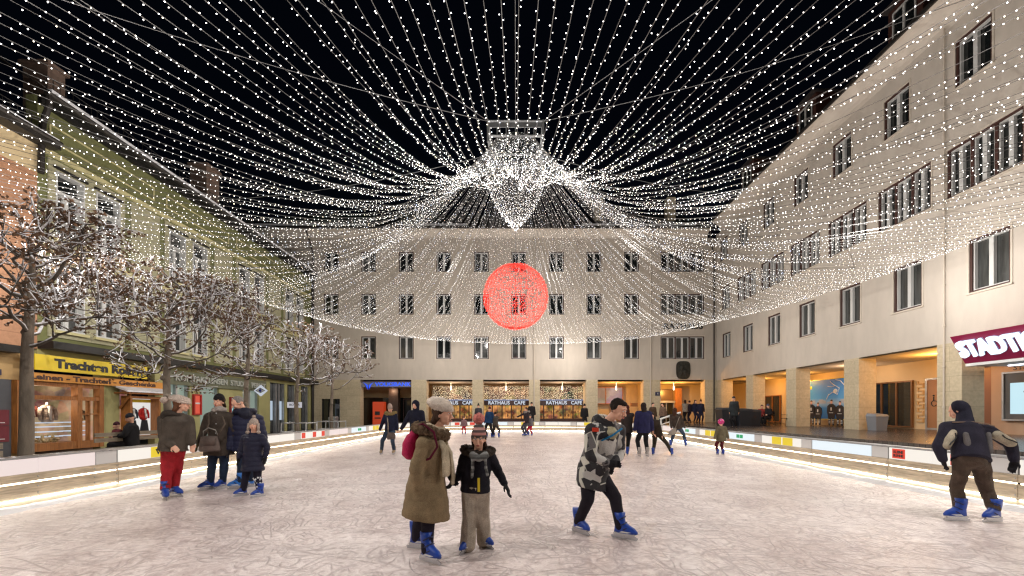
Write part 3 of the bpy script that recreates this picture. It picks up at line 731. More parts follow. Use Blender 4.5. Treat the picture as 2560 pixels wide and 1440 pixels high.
b = MB(); b.quad(frR(13.2, 1.38, -2.09), frR(15.5, 1.38, -2.09), frR(15.5, 2.5, -2.09), frR(13.2, 2.5, -2.09)); b.build('lit_poster', emis("poster_white_blue", (.62, .9, 1.0), .9), cn)
fr = lambda u, v, w: frR(11.6-u, v, w-2.085)
text('lettering', 'STADTK', .26, M['dark'], lambda u, v, w: frR(14.95-u, 3.05+v, w-2.195), cn, ext=.003, wmax=1.1)
text('lettering', 'Be my\nguest', .24, M['dark'], lambda u, v, w: frR(14.8-u, 2.1+v, w-2.08), cn, ext=.002, shear=.3)
M['maroon'] = mat("maroon_panel", (.16, .008, .035), .35, emit=(.5, .02, .1), estr=.16)
sn = thing('cinema_sign', 'slanted maroon fascia with glowing white STADTKINO letters', 'sign', (14.9, 12, 3.5))
A0, A1 = Vector((14.69, 14.5, 4.0)), Vector((15.2, 14.5, 3.1)); e = Vector((0, -12, 0))
b = MB(); b.hexa([A1, A1+e, A1+e+Vector((.5, 0, 0)), A1+Vector((.5, 0, 0)), A0, A0+e, A0+e+Vector((1.05, 0, 0)), A0+Vector((1.05, 0, 0))]); b.build('fascia', M['maroon'], sn)
upv = (A0-A1).normalized(); nrm = Vector((-1, 0, 0)); nrm = (nrm-upv*nrm.dot(upv)).normalized(); mid = (A0+A1)/2
M['neon'] = emis("neon_white", (.7, .86, 1.0), 1.7)
text('lettering', 'STADTKINO', .8, M['neon'], lambda u, v, w: mid+Vector((0, -.12-u, 0))+upv*v+nrm*(w+.09), sn, ext=.05, bold=.02, align='LEFT', wmax=3.1)
text('letter_back', 'STADTKINO', .8, mat("letter_return", (.25, .2, .35), .5), lambda u, v, w: mid+Vector((0, -.12-u, 0))+upv*v+nrm*(w+.03), sn, ext=.03, bold=.02, align='LEFT', wmax=3.1)
b = MB(); b.box(2.5, 14.5, 3.0, 3.09, -2.15, .58, fr=frR); b.build('canopy', M['white'], sn)
b = MB()
for y in (6, 8, 10, 12, 13.6): b.box(y-.5, y+.5, 2.97, 2.998, -.5, -.4, fr=frR)
b.build('tube_light', emis("tube_glow", (.8, .85, 1.0), 6), sn)
# hockey team banner hung in the arcade
bn = thing('banner', 'blue banner with four hockey players hung between the stone pillars', 'banner', frR(25, TZ, -2.4))
FB = lambda u, v, w: Vector((18.1-w, 26.9-u, v))
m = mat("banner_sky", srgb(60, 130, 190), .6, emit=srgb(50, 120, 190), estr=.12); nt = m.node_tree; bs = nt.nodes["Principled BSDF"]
tc = nt.nodes.new("ShaderNodeTexCoord"); sx = nt.nodes.new("ShaderNodeSeparateXYZ"); rp = nt.nodes.new("ShaderNodeValToRGB"); nt.links.new(tc.outputs['Object'], sx.inputs[0])
mr = nt.nodes.new("ShaderNodeMapRange"); mr.inputs[1].default_value = 1.0; mr.inputs[2].default_value = 3.3; nt.links.new(sx.outputs[2], mr.inputs[0]); nt.links.new(mr.outputs[0], rp.inputs[0])
rp.color_ramp.elements[0].color = (.03, .09, .16, 1); rp.color_ramp.elements[1].color = (.02, .16, .42, 1)
for p_, c_ in ((.3, (.05, .2, .35, 1)), (.42, (.35, .5, .55, 1)), (.55, (.08, .32, .6, 1))): q = rp.color_ramp.elements.new(p_); q.color = c_
nt.links.new(rp.outputs[0], bs.inputs["Base Color"])
b = MB(); b.box(0, 3.5, 1.05, 3.35, -.03, 0, fr=FB); b.build('sheet', m, bn)
b = MB(); ringbox(b, FB, -.04, 3.54, 1.01, 3.39, .04, -.03, .01); b.box(.15, .65, 2.85, 3.02, .002, .008, fr=FB); b.build('yellow_border', M['yellow'], bn)
b = MB(); random.seed(2)
for i in range(18): x = random.uniform(.2, 3.3); b.box(x, x+random.uniform(.1, .3), 1.95, 2.0+random.uniform(.03, .2), .002, .006+i*.0004, fr=FB)
b.build('printed_town', mat("print_pale", (.45, .47, .5), .7), bn)
b = MB()
for pts in ([(2.2, 3.2), (2.5, 3.0), (2.9, 2.8), (2.75, 2.45), (2.4, 2.6), (2.1, 2.45)], [(2.6, 3.3), (3.0, 3.2), (3.3, 2.9), (3.4, 2.5)], [(2.0, 2.95), (2.3, 2.9), (2.6, 2.95)], [(2.1, 2.5), (1.9, 2.2)]):
    b.tube([FB(x, z, .012) for x, z in pts], .022, 5)
b.sphere(FB(2.6, 2.65, .01), (.02, .17, .12), 10); b.build('printed_outline_drawing', M['white'], bn)
for i, x in enumerate((.62, 1.2, 2.3, 2.95)):
    z0 = .66; hh = (2.12, 1.98, 2.12, 2.02)[i]-z0
    q = MB(); q.prism([FB(x+a*.36, z0+c*hh, .01) for a, c in ((-.3, .0), (-.62, .02), (-.6, .25), (-.75, .4), (-.95, .55), (-.85, .78), (-.35, .86), (.35, .86), (.85, .78), (.95, .55), (.75, .4), (.6, .25), (.62, .02), (.3, .0), (.12, .3), (-.12, .3))], (-.025, 0, 0))
    f = q.build('printed_player', mat("black_kit", (.018, .018, .024), .6, var=.3, vscale=6), bn)
    q = MB(); q.sphere(FB(x, z0+hh*.93, .02), (.02, .085, .11), 10); q.build('printed_face', M['skin'], f)
    q = MB(); q.sphere(FB(x, z0+hh*.985, .016), (.02, .09, .07), 10); q.build('printed_hair', mat("print_hair", (.05, .02, .012), .7), f)
    q = MB()
    for zz in (.1, .16, .22): q.box(x-.2, x-.06, z0+zz*hh, z0+(zz+.025)*hh, .036, .04, fr=FB); q.box(x+.06, x+.2, z0+zz*hh, z0+(zz+.025)*hh, .036, .04, fr=FB)
    q.box(x-.05, x+.05, z0+.6*hh, z0+.72*hh, .036, .04, fr=FB); q.box(x-.16, x+.16, z0+.5*hh, z0+.52*hh, .036, .04, fr=FB); q.build('printed_stripes', M['white'], f)
# ================================================================ left row: green house and salmon house
gh = thing('green_house', 'green and cream historic house with tall white windows above the yellow shop sign', 'building', (XL, 24, 0))
Y1, Y2 = 14.55, 33.9
holes = []; wins = []
pairs = [16.3, 21.2, 26.2, 31.2]
for c in pairs:
    for d in (-.72, .72):
        for v0, v1 in ((7.65, 10.0), (4.35, 6.6)):
            if c+d+.5 < Y2: holes.append((c+d-.5, c+d+.5, v0, v1))
wall('wall', frL, Y1, Y2, 3.9, 12.3, holes, M['green'], gh, rev=.25)
# pale banded bays between green pilasters
def bay(a, c, v0, v1, hs):
    us = sorted({a, c, *[h[0]-.0 for h in hs], *[h[1] for h in hs]}); vs = sorted({v0, v1, *[h[2] for h in hs], *[h[3] for h in hs]}); b = MB()
    for i in range(len(us)-1):
        for j in range(len(vs)-1):
            cu, cv = (us[i]+us[i+1])/2, (vs[j]+vs[j+1])/2
            if any(h[0] < cu < h[1] and h[2] < cv < h[3] for h in hs): continue
            b.box(us[i], us[i+1], vs[j], vs[j+1], .003, .05, fr=frL)
    b.build('pale_bay', M['green_l'], gh)
for c in pairs:
    for v0, v1 in ((7.4, 10.35), (4.1, 6.95)):
        hs = [h for h in holes if abs((h[0]+h[1])/2-c) < 1.3 and h[2] > v0 and h[3] < v1]
        bay(c-1.45, min(c+1.45, Y2), v0, v1, hs)
for c in (18.75, 23.7, 28.7):
    for v0, v1 in ((7.4, 10.35), (4.1, 6.95)): bay(c-.72, c+.72, v0, v1, [])
random.seed(4)
for h in holes:
    a, c, d, e = h
    b = MB(); ringbox(b, frL, a, c, d, e, .05, -.22, .075); b.box(a, c, e-.75, e-.68, -.2, .07, fr=frL); b.box((a+c)/2-.06, (a+c)/2+.06, d+.05, e-.75, -.2, -.1, fr=frL)
    ringbox(b, frL, a+.07, (a+c)/2-.06, d+.07, e-.77, .03, -.2, -.12); ringbox(b, frL, (a+c)/2+.06, c-.07, d+.07, e-.77, .03, -.2, -.12)
    w_ = b.build('window', M['frame_white'], gh)
    g = MB(); g.quad(frL(a, d, -.19), frL(c, d, -.19), frL(c, e, -.19), frL(a, e, -.19)); g.build('pane', M[random.choice(['glass', 'glass_b'])], w_)
    g = MB(); g.box(a-.1, c+.1, d-.1, d-.003, .052, .16, fr=frL); g.build('sill', M['moulding'], w_)
    g = MB(); g.box(a-.08, c+.08, e+.06, e+.14, .052, .13, fr=frL); g.build('hood_moulding', M['ironwork'], w_)
b = MB(); y = Y1+.2
for k in range(4):
    a = Y1+.35+k*4.95; c = min(a+4.3, Y2-.2)
    ringbox(b, frL, a, c, 10.95, 11.55, .05, .003, .04)
b.build('frieze_moulding', M['moulding'], gh)
b = MB(); b.box(Y1, Y2, 7.0, 7.3, .003, .14, fr=frL); b.box(Y1, Y2, 10.42, 10.6, .003, .1, fr=frL); b.build('string_course', M['moulding'], gh)
b = MB(); b.box(Y1, Y2, 12.15, 12.32, 0, .35, fr=frL); b.box(Y1, Y2, 12.0, 12.15, 0, .15, fr=frL); b.build('eaves', M['ironwork'], gh)
b = MB(); b.tube([frL(Y1-.1, 12.3, .42), frL(Y2, 12.3, .42)], .1, 8); b.build('gutter', M['gutter'], gh)
b = MB(); b.tube([frL(Y1, 12.3, .42), frL(Y1, 11.9, .4), frL(Y1+.05, 11.4, .15), frL(Y1, 10.9, .15), frL(Y1, 9.6, .12)], .09, 8); b.build('downpipe', M['pipe'], gh)
b = MB(); b.tube([frL(Y2-.15, 12.3, .3), frL(Y2-.15, 11.5, .12), frL(Y2-.15, .2, .12)], .07, 8); b.build('downpipe', M['pipe'], gh)
b = MB(); b.poly([(XL+.4, Y1-3, 12.42), (XL+.4, Y2, 12.42), (XL-5, Y2, 16.0), (XL-5, Y1-3, 16.0)]); rg = b.build('roof', M['roof'], gh)
b = MB(); b.quad((XL+.36, Y1, 12.46), (XL+.36, Y2, 12.46), (XL-.1, Y2, 12.8), (XL-.1, Y1, 12.8)); b.box(XL+.34, XL+.5, Y1, Y2, 12.36, 12.47); b.build('roof_snow', M['snow'], rg)
b = MB()
for z in (12.62, 12.95): b.tube([(XL+.3, Y1, z), (XL+.3, Y2, z)], .015, 5)
y = Y1
while y < Y2: b.tube([(XL+.3, y, 12.45), (XL+.3, y, 12.95)], .012, 5); y += .22
b.build('snow_guard', M['ironwork'], rg)
for y, z0, z1, w_ in ((23.9, 12.6, 15.0, .5), (15.8, 12.6, 14.1, .3)):
    b = MB(); b.box(XL-1.6, XL-.7, y-w_, y+w_, z0, z1); b.box(XL-1.7, XL-.6, y-w_-.08, y+w_+.08, z1, z1+.12); b.build('chimney', M['chimney'], rg)
# green ground floor
SG = 3.9
b = MB()
gw = mat("pale_green_render", srgb(165, 160, 110), .85, var=.1, vscale=1, bump=.2)
for a, c in ((16.75, 17.55), (19.25, 19.9), (21.3, 22.0), (23.4, 23.85), (27.0, 28.2), (30.0, 30.3), (31.4, 32.2), (33.4, Y2)): b.box(a, c, 0, SG-.003, -.3, .0, fr=frL)
b.box(Y1, Y2, 3.42, SG-.003, -.3, -.003, fr=frL)
b.build('ground_floor_wall', gw, gh)
b = MB(); b.box(Y1, Y2, 3.62, 3.88, .003, .55, fr=frL); b.build('dark_fascia', M['ironwork'], gh)
# yellow costume shop
cs = thing('costume_shop', 'timber framed costume shop front with lit windows under two old German signs', 'shopfront', frL(15.4, 0, 0))
b = MB()
for u in (13.95, 15.85, 16.68): b.box(u-.09, u+.09, .1, 2.5, -.12, .12, fr=frL)
for v in (.3, 1.95, 2.42): b.box(14.04, 15.76, v-.07, v+.07, -.1, .1, fr=frL); b.box(15.94, 16.59, v-.07, v+.07, -.1, .1, fr=frL)
b.box(14.04, 16.6, .1, .23, -.1, .1, fr=frL); b.box(16.24, 16.28, .37, 1.88, -.08, .08, fr=frL); b.box(15.94, 16.59, 1.35, 1.39, -.08, .08, fr=frL)
b.build('timber_frame', M['oak'], cs)
M['shop_back'] = interior_glow("shop_interior", (.10, .03, .015), (1.0, .62, .38), .6, 2.6)
b = MB(); b.quad(frL(14, .1, -1.1), frL(18.0, .1, -1.1), frL(18.0, 2.5, -1.1), frL(14, 2.5, -1.1)); b.quad(frL(18.0, .1, -1.1), frL(18.0, .1, -.1), frL(18.0, 2.5, -.1), frL(18.0, 2.5, -1.1)); b.build('shop_interior', M['shop_back'], cs)
b = MB(); b.box(13.95, 16.7, .25, .33, -1.1, -.1, fr=frL); b.build('display_floor', M['oak_h'], cs)
lamp('shop_lamp', frL(15, 1.85, -.5), 30, (1, .85, .65), .05, cs)
def bust(t, fr, u, v, w, s, rgb, rgb2=(.6, .58, .55)):
    b = MB(); b.sphere(fr(u, v, w), (.12*s, .2*s, .3*s), 10); b.sphere(fr(u, v+.2*s, w), (.1*s, .26*s, .12*s), 10); b.sphere(fr(u, v-.28*s, w), (.13*s, .24*s, .16*s), 10)
    for d in (-1, 1): b.tube([fr(u+d*.24*s, v+.2*s, w), fr(u+d*.31*s, v-.05*s, w+.02), fr(u+d*.28*s, v-.3*s, w+.05)], [.07*s, .06*s, .05*s], 7)
    o = b.build('jacket_display', cloth(rgb), t, smooth=True)
    b = MB(); b.prism([fr(u-.07*s, v+.26*s, w+.09*s), fr(u+.07*s, v+.26*s, w+.09*s), fr(u+.03*s, v-.3*s, w+.14*s), fr(u-.03*s, v-.3*s, w+.14*s)], (.02, 0, 0)); b.sphere(fr(u, v+.36*s, w), (.05*s, .05*s, .08*s), 8); b.build('shirt', cloth(rgb2), o, smooth=True)
bust(cs, frL, 14.25, 1.5, -.5, .85, (.3, .14, .09)); bust(cs, frL, 14.6, 1.45, -.7, .8, (.25, .16, .12)); bust(cs, frL, 15.35, 1.42, -.55, .9, (.34, .26, .2)); bust(cs, frL, 15.0, 1.5, -.8, .75, (.12, .03, .02)); bust(cs, frL, 16.5, 1.35, -.6, .7, (.3, .2, .12))
b = MB()
for z in (.55, .72, .9, 1.05): b.box(14.9, 15.75, z, z+.03, -.8, -.4, fr=frL); b.box(15.98, 16.56, z, z+.03, -.8, -.4, fr=frL)
b.build('glass_shelf', emis("shelf_glow", (.75, .85, 1), .7), cs)
b = MB(); random.seed(9)
for i in range(40): b.sphere(frL(random.uniform(14.1, 15.7), random.uniform(.4, .62), random.uniform(-.5, -.2)), (.05, .05, random.uniform(.03, .08)), 6)
b.build('small_goods', mat("goods", (.4, .3, .15), .4, var=.7, vscale=9), cs)
b = MB(); b.box(14.2, 18.5, 2.87, 3.4, .25, .32, fr=frL); o = b.build('shop_sign', M['yellow']); tag(o, 'long yellow sign with black old German lettering above the timber shop', 'sign')
bl = dict(ext=.008, bold=.022)
text('lettering', 'Trachten Roll', .42, M['black'], lambda u, v, w: frL(16.25+u, 3.13+v, w+.325), o, wmax=2.9, **bl)
b = MB(); random.seed(6)
for i in range(26):
    u = 18.02+random.gauss(0, .13); v = 3.13+random.gauss(0, .1); b.tube([frL(u, v, .326), frL(u+random.uniform(-.07, .07), v+random.uniform(-.08, .08), .326)], .012, 5)
for d in (-.2, 0, .2): b.sphere(frL(18.02+d, 3.2, .325), (.006, .06, .07), 8); b.sphere(frL(18.02+d, 3.03, .325), (.006, .05, .1), 8)
b.build('emblem', M['black'], o)
b = MB(); b.box(13.9, 19.7, 2.5, 2.78, .15, .2, fr=frL); o = b.build('shop_sign', mat("ochre_board", srgb(205, 140, 60), .55, var=.1, vscale=2)); tag(o, 'long ochre board with brown lettering directly under the yellow sign', 'sign')
text('lettering', 'Leinen - Trachten - Geschenke', .25, mat("brown_letter", (.06, .02, .01), .5), lambda u, v, w: frL(16.6+u, 2.64+v, w+.203), o, wmax=4.9, ext=.004, bold=.01)
# display case with small timber roof
dc = thing('display_case', 'lit timber display case with a red jacket under a small snowy roof', 'display case', frL(18.4, .3, .3))
b = MB(); ringbox(b, frL, 17.6, 19.1, .35, 2.12, .1, .003, .4); b.box(17.3, 19.3, 2.2, 2.26, 0, .6, fr=frL)
for u in (17.5, 19.2): b.tube([frL(u, 1.6, .05), frL(u, 2.18, .5)], .045, 5)
b.build('timber_frame', M['oak'], dc)
b = MB(); b.hexa([frL(17.2, 2.27, .65), frL(19.4, 2.27, .65), frL(19.4, 2.5, .02), frL(17.2, 2.5, .02), frL(17.2, 2.33, .65), frL(19.4, 2.33, .65), frL(19.4, 2.57, .02), frL(17.2, 2.57, .02)]); b.build('snowy_roof', M['snow'], dc)
b = MB(); b.quad(frL(17.7, .45, .02), frL(19.0, .45, .02), frL(19.0, 2.02, .02), frL(17.7, 2.02, .02)); b.build('lit_back', emis("case_white", (1, .97, .93), .75), dc)
b = MB(); b.box(17.72, 18.98, 1.86, 2.0, .03, .05, fr=frL); b.build('yellow_strip', M['yellow'], dc)
bust(dc, frL, 18.5, 1.4, .15, .72, (.4, .02, .015)); bust(dc, frL, 17.95, 1.4, .15, .72, (.03, .035, .05)); 
b = MB()
for u in (17.95, 18.5): b.prism([frL(u-.1, 1.1, .15), frL(u+.1, 1.1, .15), frL(u+.19, .62, .15), frL(u-.19, .62, .15)], (.08, 0, 0))
b.build('skirt', cloth((.02, .02, .025)), dc)
# optician
op = thing('optician_shop', 'optician shop front with pale lettering and lit posters behind the trees', 'shopfront', frL(25, 0, 0))
b = MB()
for a, c in ((19.9, 21.3), (22.0, 23.4), (25.4, 27.0)): b.quad(frL(a, .1, -.25), frL(c, .1, -.25), frL(c, 3.4, -.25), frL(a, 3.4, -.25))
b.build('glazing', mat("pale_glass", (.1, .14, .12), .12, emit=(.6, .75, .65), estr=.28), op)
b = MB()
for u in (19.9, 20.6, 21.3, 22.0, 23.4, 25.4, 26.2, 27.0): b.box(u-.05, u+.05, .05, 3.4, -.24, -.1, fr=frL)
b.build('frame', M['metal'], op)
b = MB(); b.box(19.9, 27.6, 2.75, 3.42, .01, .12, fr=frL); b.build('fascia', mat("green_fascia", srgb(104, 106, 84), .6), op)
text('lettering', 'KONTAKTLINSEN  STUDIO  PERLET', .42, mat("pale_letter", (.42, .43, .38), .5), lambda u, v, w: frL(23.8+u, 3.08+v, w+.16), op, ext=.03, bold=.01, wmax=7.2)
b = MB(); b.box(23.85, 25.4, .05, 2.75, -.28, .0, fr=frL); b.build('pier', gw, op)
for a, c, v0, v1, fm, cc, lab in ((21.45, 21.98, 1.3, 2.35, (.4, .02, .015), (1, .12, .06), 'small lit red poster box behind the woman with the bag'), (24.2, 25.0, 1.0, 2.3, (.25, .03, .03), (.45, .9, .92), 'lit turquoise poster with a fashion portrait on the optician pier')):
    b = MB(); ringbox(b, frL, a, c, v0, v1, .07, .003, .12); o = b.build('poster_box', mat("poster_frame", fm, .5)); tag(o, lab, 'poster')
    b = MB(); b.quad(frL(a, v0, .05), frL(c, v0, .05), frL(c, v1, .05), frL(a, v1, .05)); b.build('lit_poster', emis("poster_glow", cc, .65), o)
    if a > 24:
        b = MB(); b.sphere(frL(24.6, 1.95, .06), (.01, .13, .17), 10); b.prism([frL(24.35, 1.2, .06), frL(24.9, 1.2, .06), frL(24.75, 1.75, .06), frL(24.5, 1.75, .06)], (.01, 0, 0)); b.build('printed_portrait', mat("print_dark", (.03, .05, .07), .6, var=.6, vscale=7), o)
    else:
        b = MB(); b.box(21.5, 21.93, 1.85, 1.93, .055, .06, fr=frL); b.build('printed_bar', M['white'], o)
ey = thing('eye_sign', 'white diamond sign with a blue eye on a bracket above the optician', 'sign', frL(26, 2.6, .6))
ec = Vector((XL+.75, 25.9, 2.75)); 
b = MB(); b.prism([ec+Vector((-.4, 0, 0)), ec+Vector((0, 0, -.34)), ec+Vector((.4, 0, 0)), ec+Vector((0, 0, .34))], (0, .1, 0)); b.build('diamond', emis("eye_white_lit", (.85, .9, 1), .6), ey)
b = MB(); b.prism([ec+Vector((-.3, -.012, .0)), ec+Vector((0, -.012, -.15)), ec+Vector((.3, -.012, 0)), ec+Vector((0, -.012, .17))], (0, .01, 0)); b.build('eye_outline', M['dark'], ey)
b = MB(); b.prism([ec+Vector((-.24, -.018, .0)), ec+Vector((0, -.018, -.11)), ec+Vector((.24, -.018, 0)), ec+Vector((0, -.018, .12))], (0, .005, 0)); b.build('eye_ball', M['white'], ey)
b = MB(); b.sphere(ec+Vector((0, -.02, .01)), (.09, .015, .09), 10); b.build('iris', mat("iris_blue", (.02, .03, .25), .4), ey)
b = MB(); b.tube([ec+Vector((-.75, .05, .1)), ec+Vector((-.3, .05, .1))], .02, 6); b.build('bracket', M['ironwork'], ey)
nb = thing('passage_sign', 'small white projecting sign reading ROTAR on the pale pillar', 'sign', frL(30.1, 2, .5))
b = MB(); b.box(XL+.1, XL+1.1, 30.1, 30.2, 1.75, 2.15); b.build('plate', emis("sign_white_lit", (.95, .93, 1), .5), nb)
text('lettering', 'ROTAR', .22, M['dark'], lambda u, v, w: Vector((XL+.62+u, 30.095-w, 1.95+v)), nb, ext=.003, bold=.005)
rs = thing('row_shop', 'narrow shop fronts with cool lit windows at the far end of the green house', 'shopfront', frL(31, 0, 0))
b = MB()
for a, c in ((28.2, 29.0), (29.3, 30.0), (30.3, 31.4), (32.2, 33.4)): b.quad(frL(a, .1, -.25), frL(c, .1, -.25), frL(c, 3.4, -.25), frL(a, 3.4, -.25))
b.build('glazing', M['glass'], rs)
b = MB()
for a, c in ((28.35, 28.75), (29.45, 29.85)): b.box(a, c, .9, 2.2, -.2, -.15, fr=frL)
b.build('lit_panel', emis("cool_case", (.7, .85, 1), .6), rs)
b = MB()
for u in (28.25, 29.0, 29.35, 30.0, 31.35, 32.25, 33.3): b.box(u-.05, u+.05, .05, 3.4, -.24, -.05, fr=frL)
b.build('frame', M['metal'], rs)

# salmon house at the left edge
sh_ = thing('salmon_house', 'salmon house with a cream frieze and grey shop front at the left edge', 'building', (XL, 8, 0))
W0 = 14.545
hs = [(7.2, 8.3, 4.4, 6.5), (10.2, 11.3, 4.4, 6.5), (7.2, 8.3, 7.6, 9.7)]
wall('wall', frL, -4, W0, 3.6, 9.6, [h for h in hs if h[3] < 9.6], M['salmon'], sh_, rev=.25)
for h in hs[:2]: window(frL, h, sh_, 1)
b = MB(); b.box(-4, W0, 9.6, 10.6, -.2, .02, fr=frL); b.build('cream_frieze', M['cream'], sh_)
b = MB(); b.box(-4, W0+.3, 10.55, 10.75, 0, .5, fr=frL); b.tube([frL(-4, 10.75, .5), frL(W0+.3, 10.75, .5)], .09, 8); b.build('gutter', M['gutter'], sh_)
b = MB(); b.quad(frL(-4, 10.8, .45), frL(W0, 10.8, .45), frL(W0, 11.2, -.6), frL(-4, 11.2, -.6)); b.box(-4, W0+.2, 10.76, 10.86, .3, .55, fr=frL); b.build('roof_snow', M['snow'], sh_)
b = MB()
for z in (10.98, 11.4): b.tube([frL(-4, z, .2), frL(W0, z, .2)], .015, 5)
y = 6
while y < W0: b.tube([frL(y, 10.8, .2), frL(y, 11.4, .2)], .012, 5); y += .2
b.build('snow_guard', M['ironwork'], sh_)
b = MB(); b.quad(frL(-4, 10.77, .4), frL(W0, 10.77, .4), frL(W0, 15.5, -6), frL(-4, 15.5, -6)); b.build('roof', M['roof'], sh_)
b = MB(); b.box(-4, 13.8, 0, 2.5, -.3, 0, fr=frL); b.build('grey_shutter', mat("grey_panel", (.06, .062, .07), .5, var=.1), sh_)
b = MB(); b.box(-4, 13.83, 2.5, 3.597, -.3, .01, fr=frL); b.box(13.8, W0, 0, 3.597, -.28, -.12, fr=frL); b.build('ground_floor_wall', mat("tan_render", srgb(170, 140, 95), .85, var=.1), sh_)
b = MB(); b.box(-4, 13.83, 3.35, 3.58, .015, .4, fr=frL); b.build('dark_fascia', M['ironwork'], sh_)
b = MB(); b.box(11.6, 13.5, 2.62, 2.8, .02, .05, fr=frL); o = b.build('street_sign', mat("sign_dark_blue", (.012, .015, .05), .5)); tag(o, 'dark narrow sign with pale script above the grey shutter at left', 'sign')
text('lettering', 'Rathausplatz', .17, M['white'], lambda u, v, w: frL(12.6+u, 2.71+v, w+.052), o, ext=.002)
for z0, lab in ((1.02, 'upper maroon FOHN sign on the grey shutter at left'), (.5, 'lower maroon FOHN sign on the grey shutter at left')):
    b = MB(); b.box(12.3, 13.72, z0, z0+.5, .003, .03, fr=frL); o = b.build('shop_board', mat("maroon_board", (.13, .01, .02), .45)); tag(o, lab, 'sign')
    text('lettering', 'FOHN', .25, M['white'], lambda u, v, w: frL(13.08+u, z0+.25+v, w+.032), o, ext=.002, bold=.006)
    text('lettering', 'Max Thurner', .1, M['white'], lambda u, v, w: frL(13.08+u, z0+.42+v, w+.032), o, ext=.002, shear=.2)
    b = MB(); b.box(12.5, 13.6, z0+.08, z0+.1, .031, .034, fr=frL); b.build('underline', M['white'], o)

# ================================================================ trees (pollarded, leaf-clad, snow on every branch)
M['bark'] = mat("bark", (.16, .13, .1), .85, var=.35, vscale=5, bump=.8, bscale=18, stretch=(1, 1, .4))
M['twig'] = mat("twig", (.085, .068, .052), .85)
M['leaf'] = mat("dry_leaf", (.115, .062, .032), .75, var=.6, vscale=6)
def tree(x, y, seed, label, R0=2.1, top=5.1, bot=2.55, trunk=.15, lean=0, dens=1.0):
    rnd = random.Random(seed)
    t = thing('plane_tree', label, 'tree', (x, y, 0), 'snowy pollarded trees along the left barrier')
    tr = MB(); p = [Vector((x+lean*(z/4.4)+.03*math.sin(z*2+seed), y+.03*math.cos(z*1.7), z)) for z in np.linspace(0, top-.3, 9)]
    tr.tube(p, [trunk*1.25, trunk, trunk*.93, trunk*.87, trunk*.8, trunk*.72, trunk*.6, trunk*.45, trunk*.3], 10)
    for i in range(6): tr.sphere(p[3+i % 5]+Vector((rnd.uniform(-.06, .06), rnd.uniform(-.06, .06), rnd.uniform(-.1, .1))), trunk*.75, 7)
    tr.build('trunk', M['bark'], t, smooth=True)
    br = MB(); sn = MB(); lv = []; lf = []
    def grow(p0, d, L, r, lvl):
        n = max(3, int(L/.13)); pts = [p0]; rs = [r]; d = d.normalized(); q = p0.copy()
        for i in range(n):
            d = (d+Vector((rnd.gauss(0, .2), rnd.gauss(0, .2), rnd.gauss(.02, .16)))).normalized()
            q = q+d*(L/n); 
            dx, dy = q.x-x, q.y-y; rr = math.hypot(dx, dy)
            if q.z > top or q.z < bot-.1: d.z *= -.5
            if rr > R0*1.02 and i > 1: break
            pts.append(q.copy()); rs.append(r*(1-.62*(i+1)/n))
        if len(pts) < 3: return
        k = 6 if lvl == 0 else (5 if lvl == 1 else 3)
        br.tube(pts, rs, k, caps=False)
        # snow lying on the upper side
        seg = []; 
        for i in range(len(pts)):
            seg.append(pts[i]+Vector((0, 0, rs[i]*.75+.004)))
        if rnd.random() < (.95 if lvl < 2 else .6):
            a = 0 if rnd.random() < .6 else rnd.randint(0, len(pts)//2)
            c = len(pts) if rnd.random() < .6 else rnd.randint(a+2, len(pts)) if a+2 <= len(pts) else len(pts)
            if c-a >= 2: sn.tube(seg[a:c], [max(.0125, rs[i]*1.1)*rnd.uniform(.7, 1.3) for i in range(a, c)], 4 if lvl else 6, caps=True, flat=.55, up=(0, 0, 1))
        if lvl < 3:
            m_ = (7, 4, 2)[lvl]
            for i in range(int(m_*dens)):
                j = rnd.randint(max(1, len(pts)//4), len(pts)-1)
                dd = (pts[j]-pts[j-1]).normalized(); a = rnd.uniform(.5, 1.15)*rnd.choice((-1, 1))
                dd = (Matrix.Rotation(a, 3, 'Z') @ dd)+Vector((0, 0, rnd.uniform(-.3, .65)))
                grow(pts[j], dd, L*rnd.uniform(.4, .65), rs[j]*.62, lvl+1)
        if lvl >= 1:
            for i in range(rnd.choice((1, 3, 5, 8) if lvl > 1 else (1, 3, 5))):
                j = rnd.randint(1, len(pts)-1); c = pts[j]+Vector((rnd.gauss(0, .03), rnd.gauss(0, .03), -rnd.uniform(.01, .07)))
                a = Vector((rnd.gauss(0, 1), rnd.gauss(0, 1), rnd.gauss(0, .8))).normalized(); b_ = a.cross(Vector((rnd.gauss(0, 1), rnd.gauss(0, 1), rnd.gauss(0, 1)))).normalized(); s = rnd.uniform(.022, .06)
                e = a.cross(b_)*s*.35
                n0 = len(lv); lv.extend([tuple(c-a*s), tuple(c+b_*s*.6+e), tuple(c+a*s), tuple(c-b_*s*.6+e)]); lf.append((n0, n0+1, n0+2)); lf.append((n0, n0+2, n0+3))
    NB = int(14*dens)
    for i in range(NB):
        z = bot+.15+(top-.5-bot)*i/NB; an = i*2.4+rnd.uniform(-.3, .3)
        f = z/(top-.3); base = p[min(8, int(f*8))].copy(); base.z = z
        reach = R0*(1.0 if z < top-.8 else .75)
        grow(base, Vector((math.cos(an), math.sin(an), .18+.25*(z-bot)/(top-bot))), reach*rnd.uniform(.9, 1.1), trunk*rnd.uniform(.22, .34), 0)
    br.build('branches', M['twig'], t, smooth=True); sn.build('branch_snow', M['snow'], t, smooth=True)
    me = bpy.data.meshes.new('leaves'); me.from_pydata(lv, [], lf); me.materials.append(M['leaf']); o = bpy.data.objects.new('leaves', me); COL.objects.link(o); setparent(o, t)
    sp = MB(); sp.sphere((x, y, 0), (.45, .45, .12), 12); sp.build('snow_mound', M['snow'], t, smooth=True)
    return t
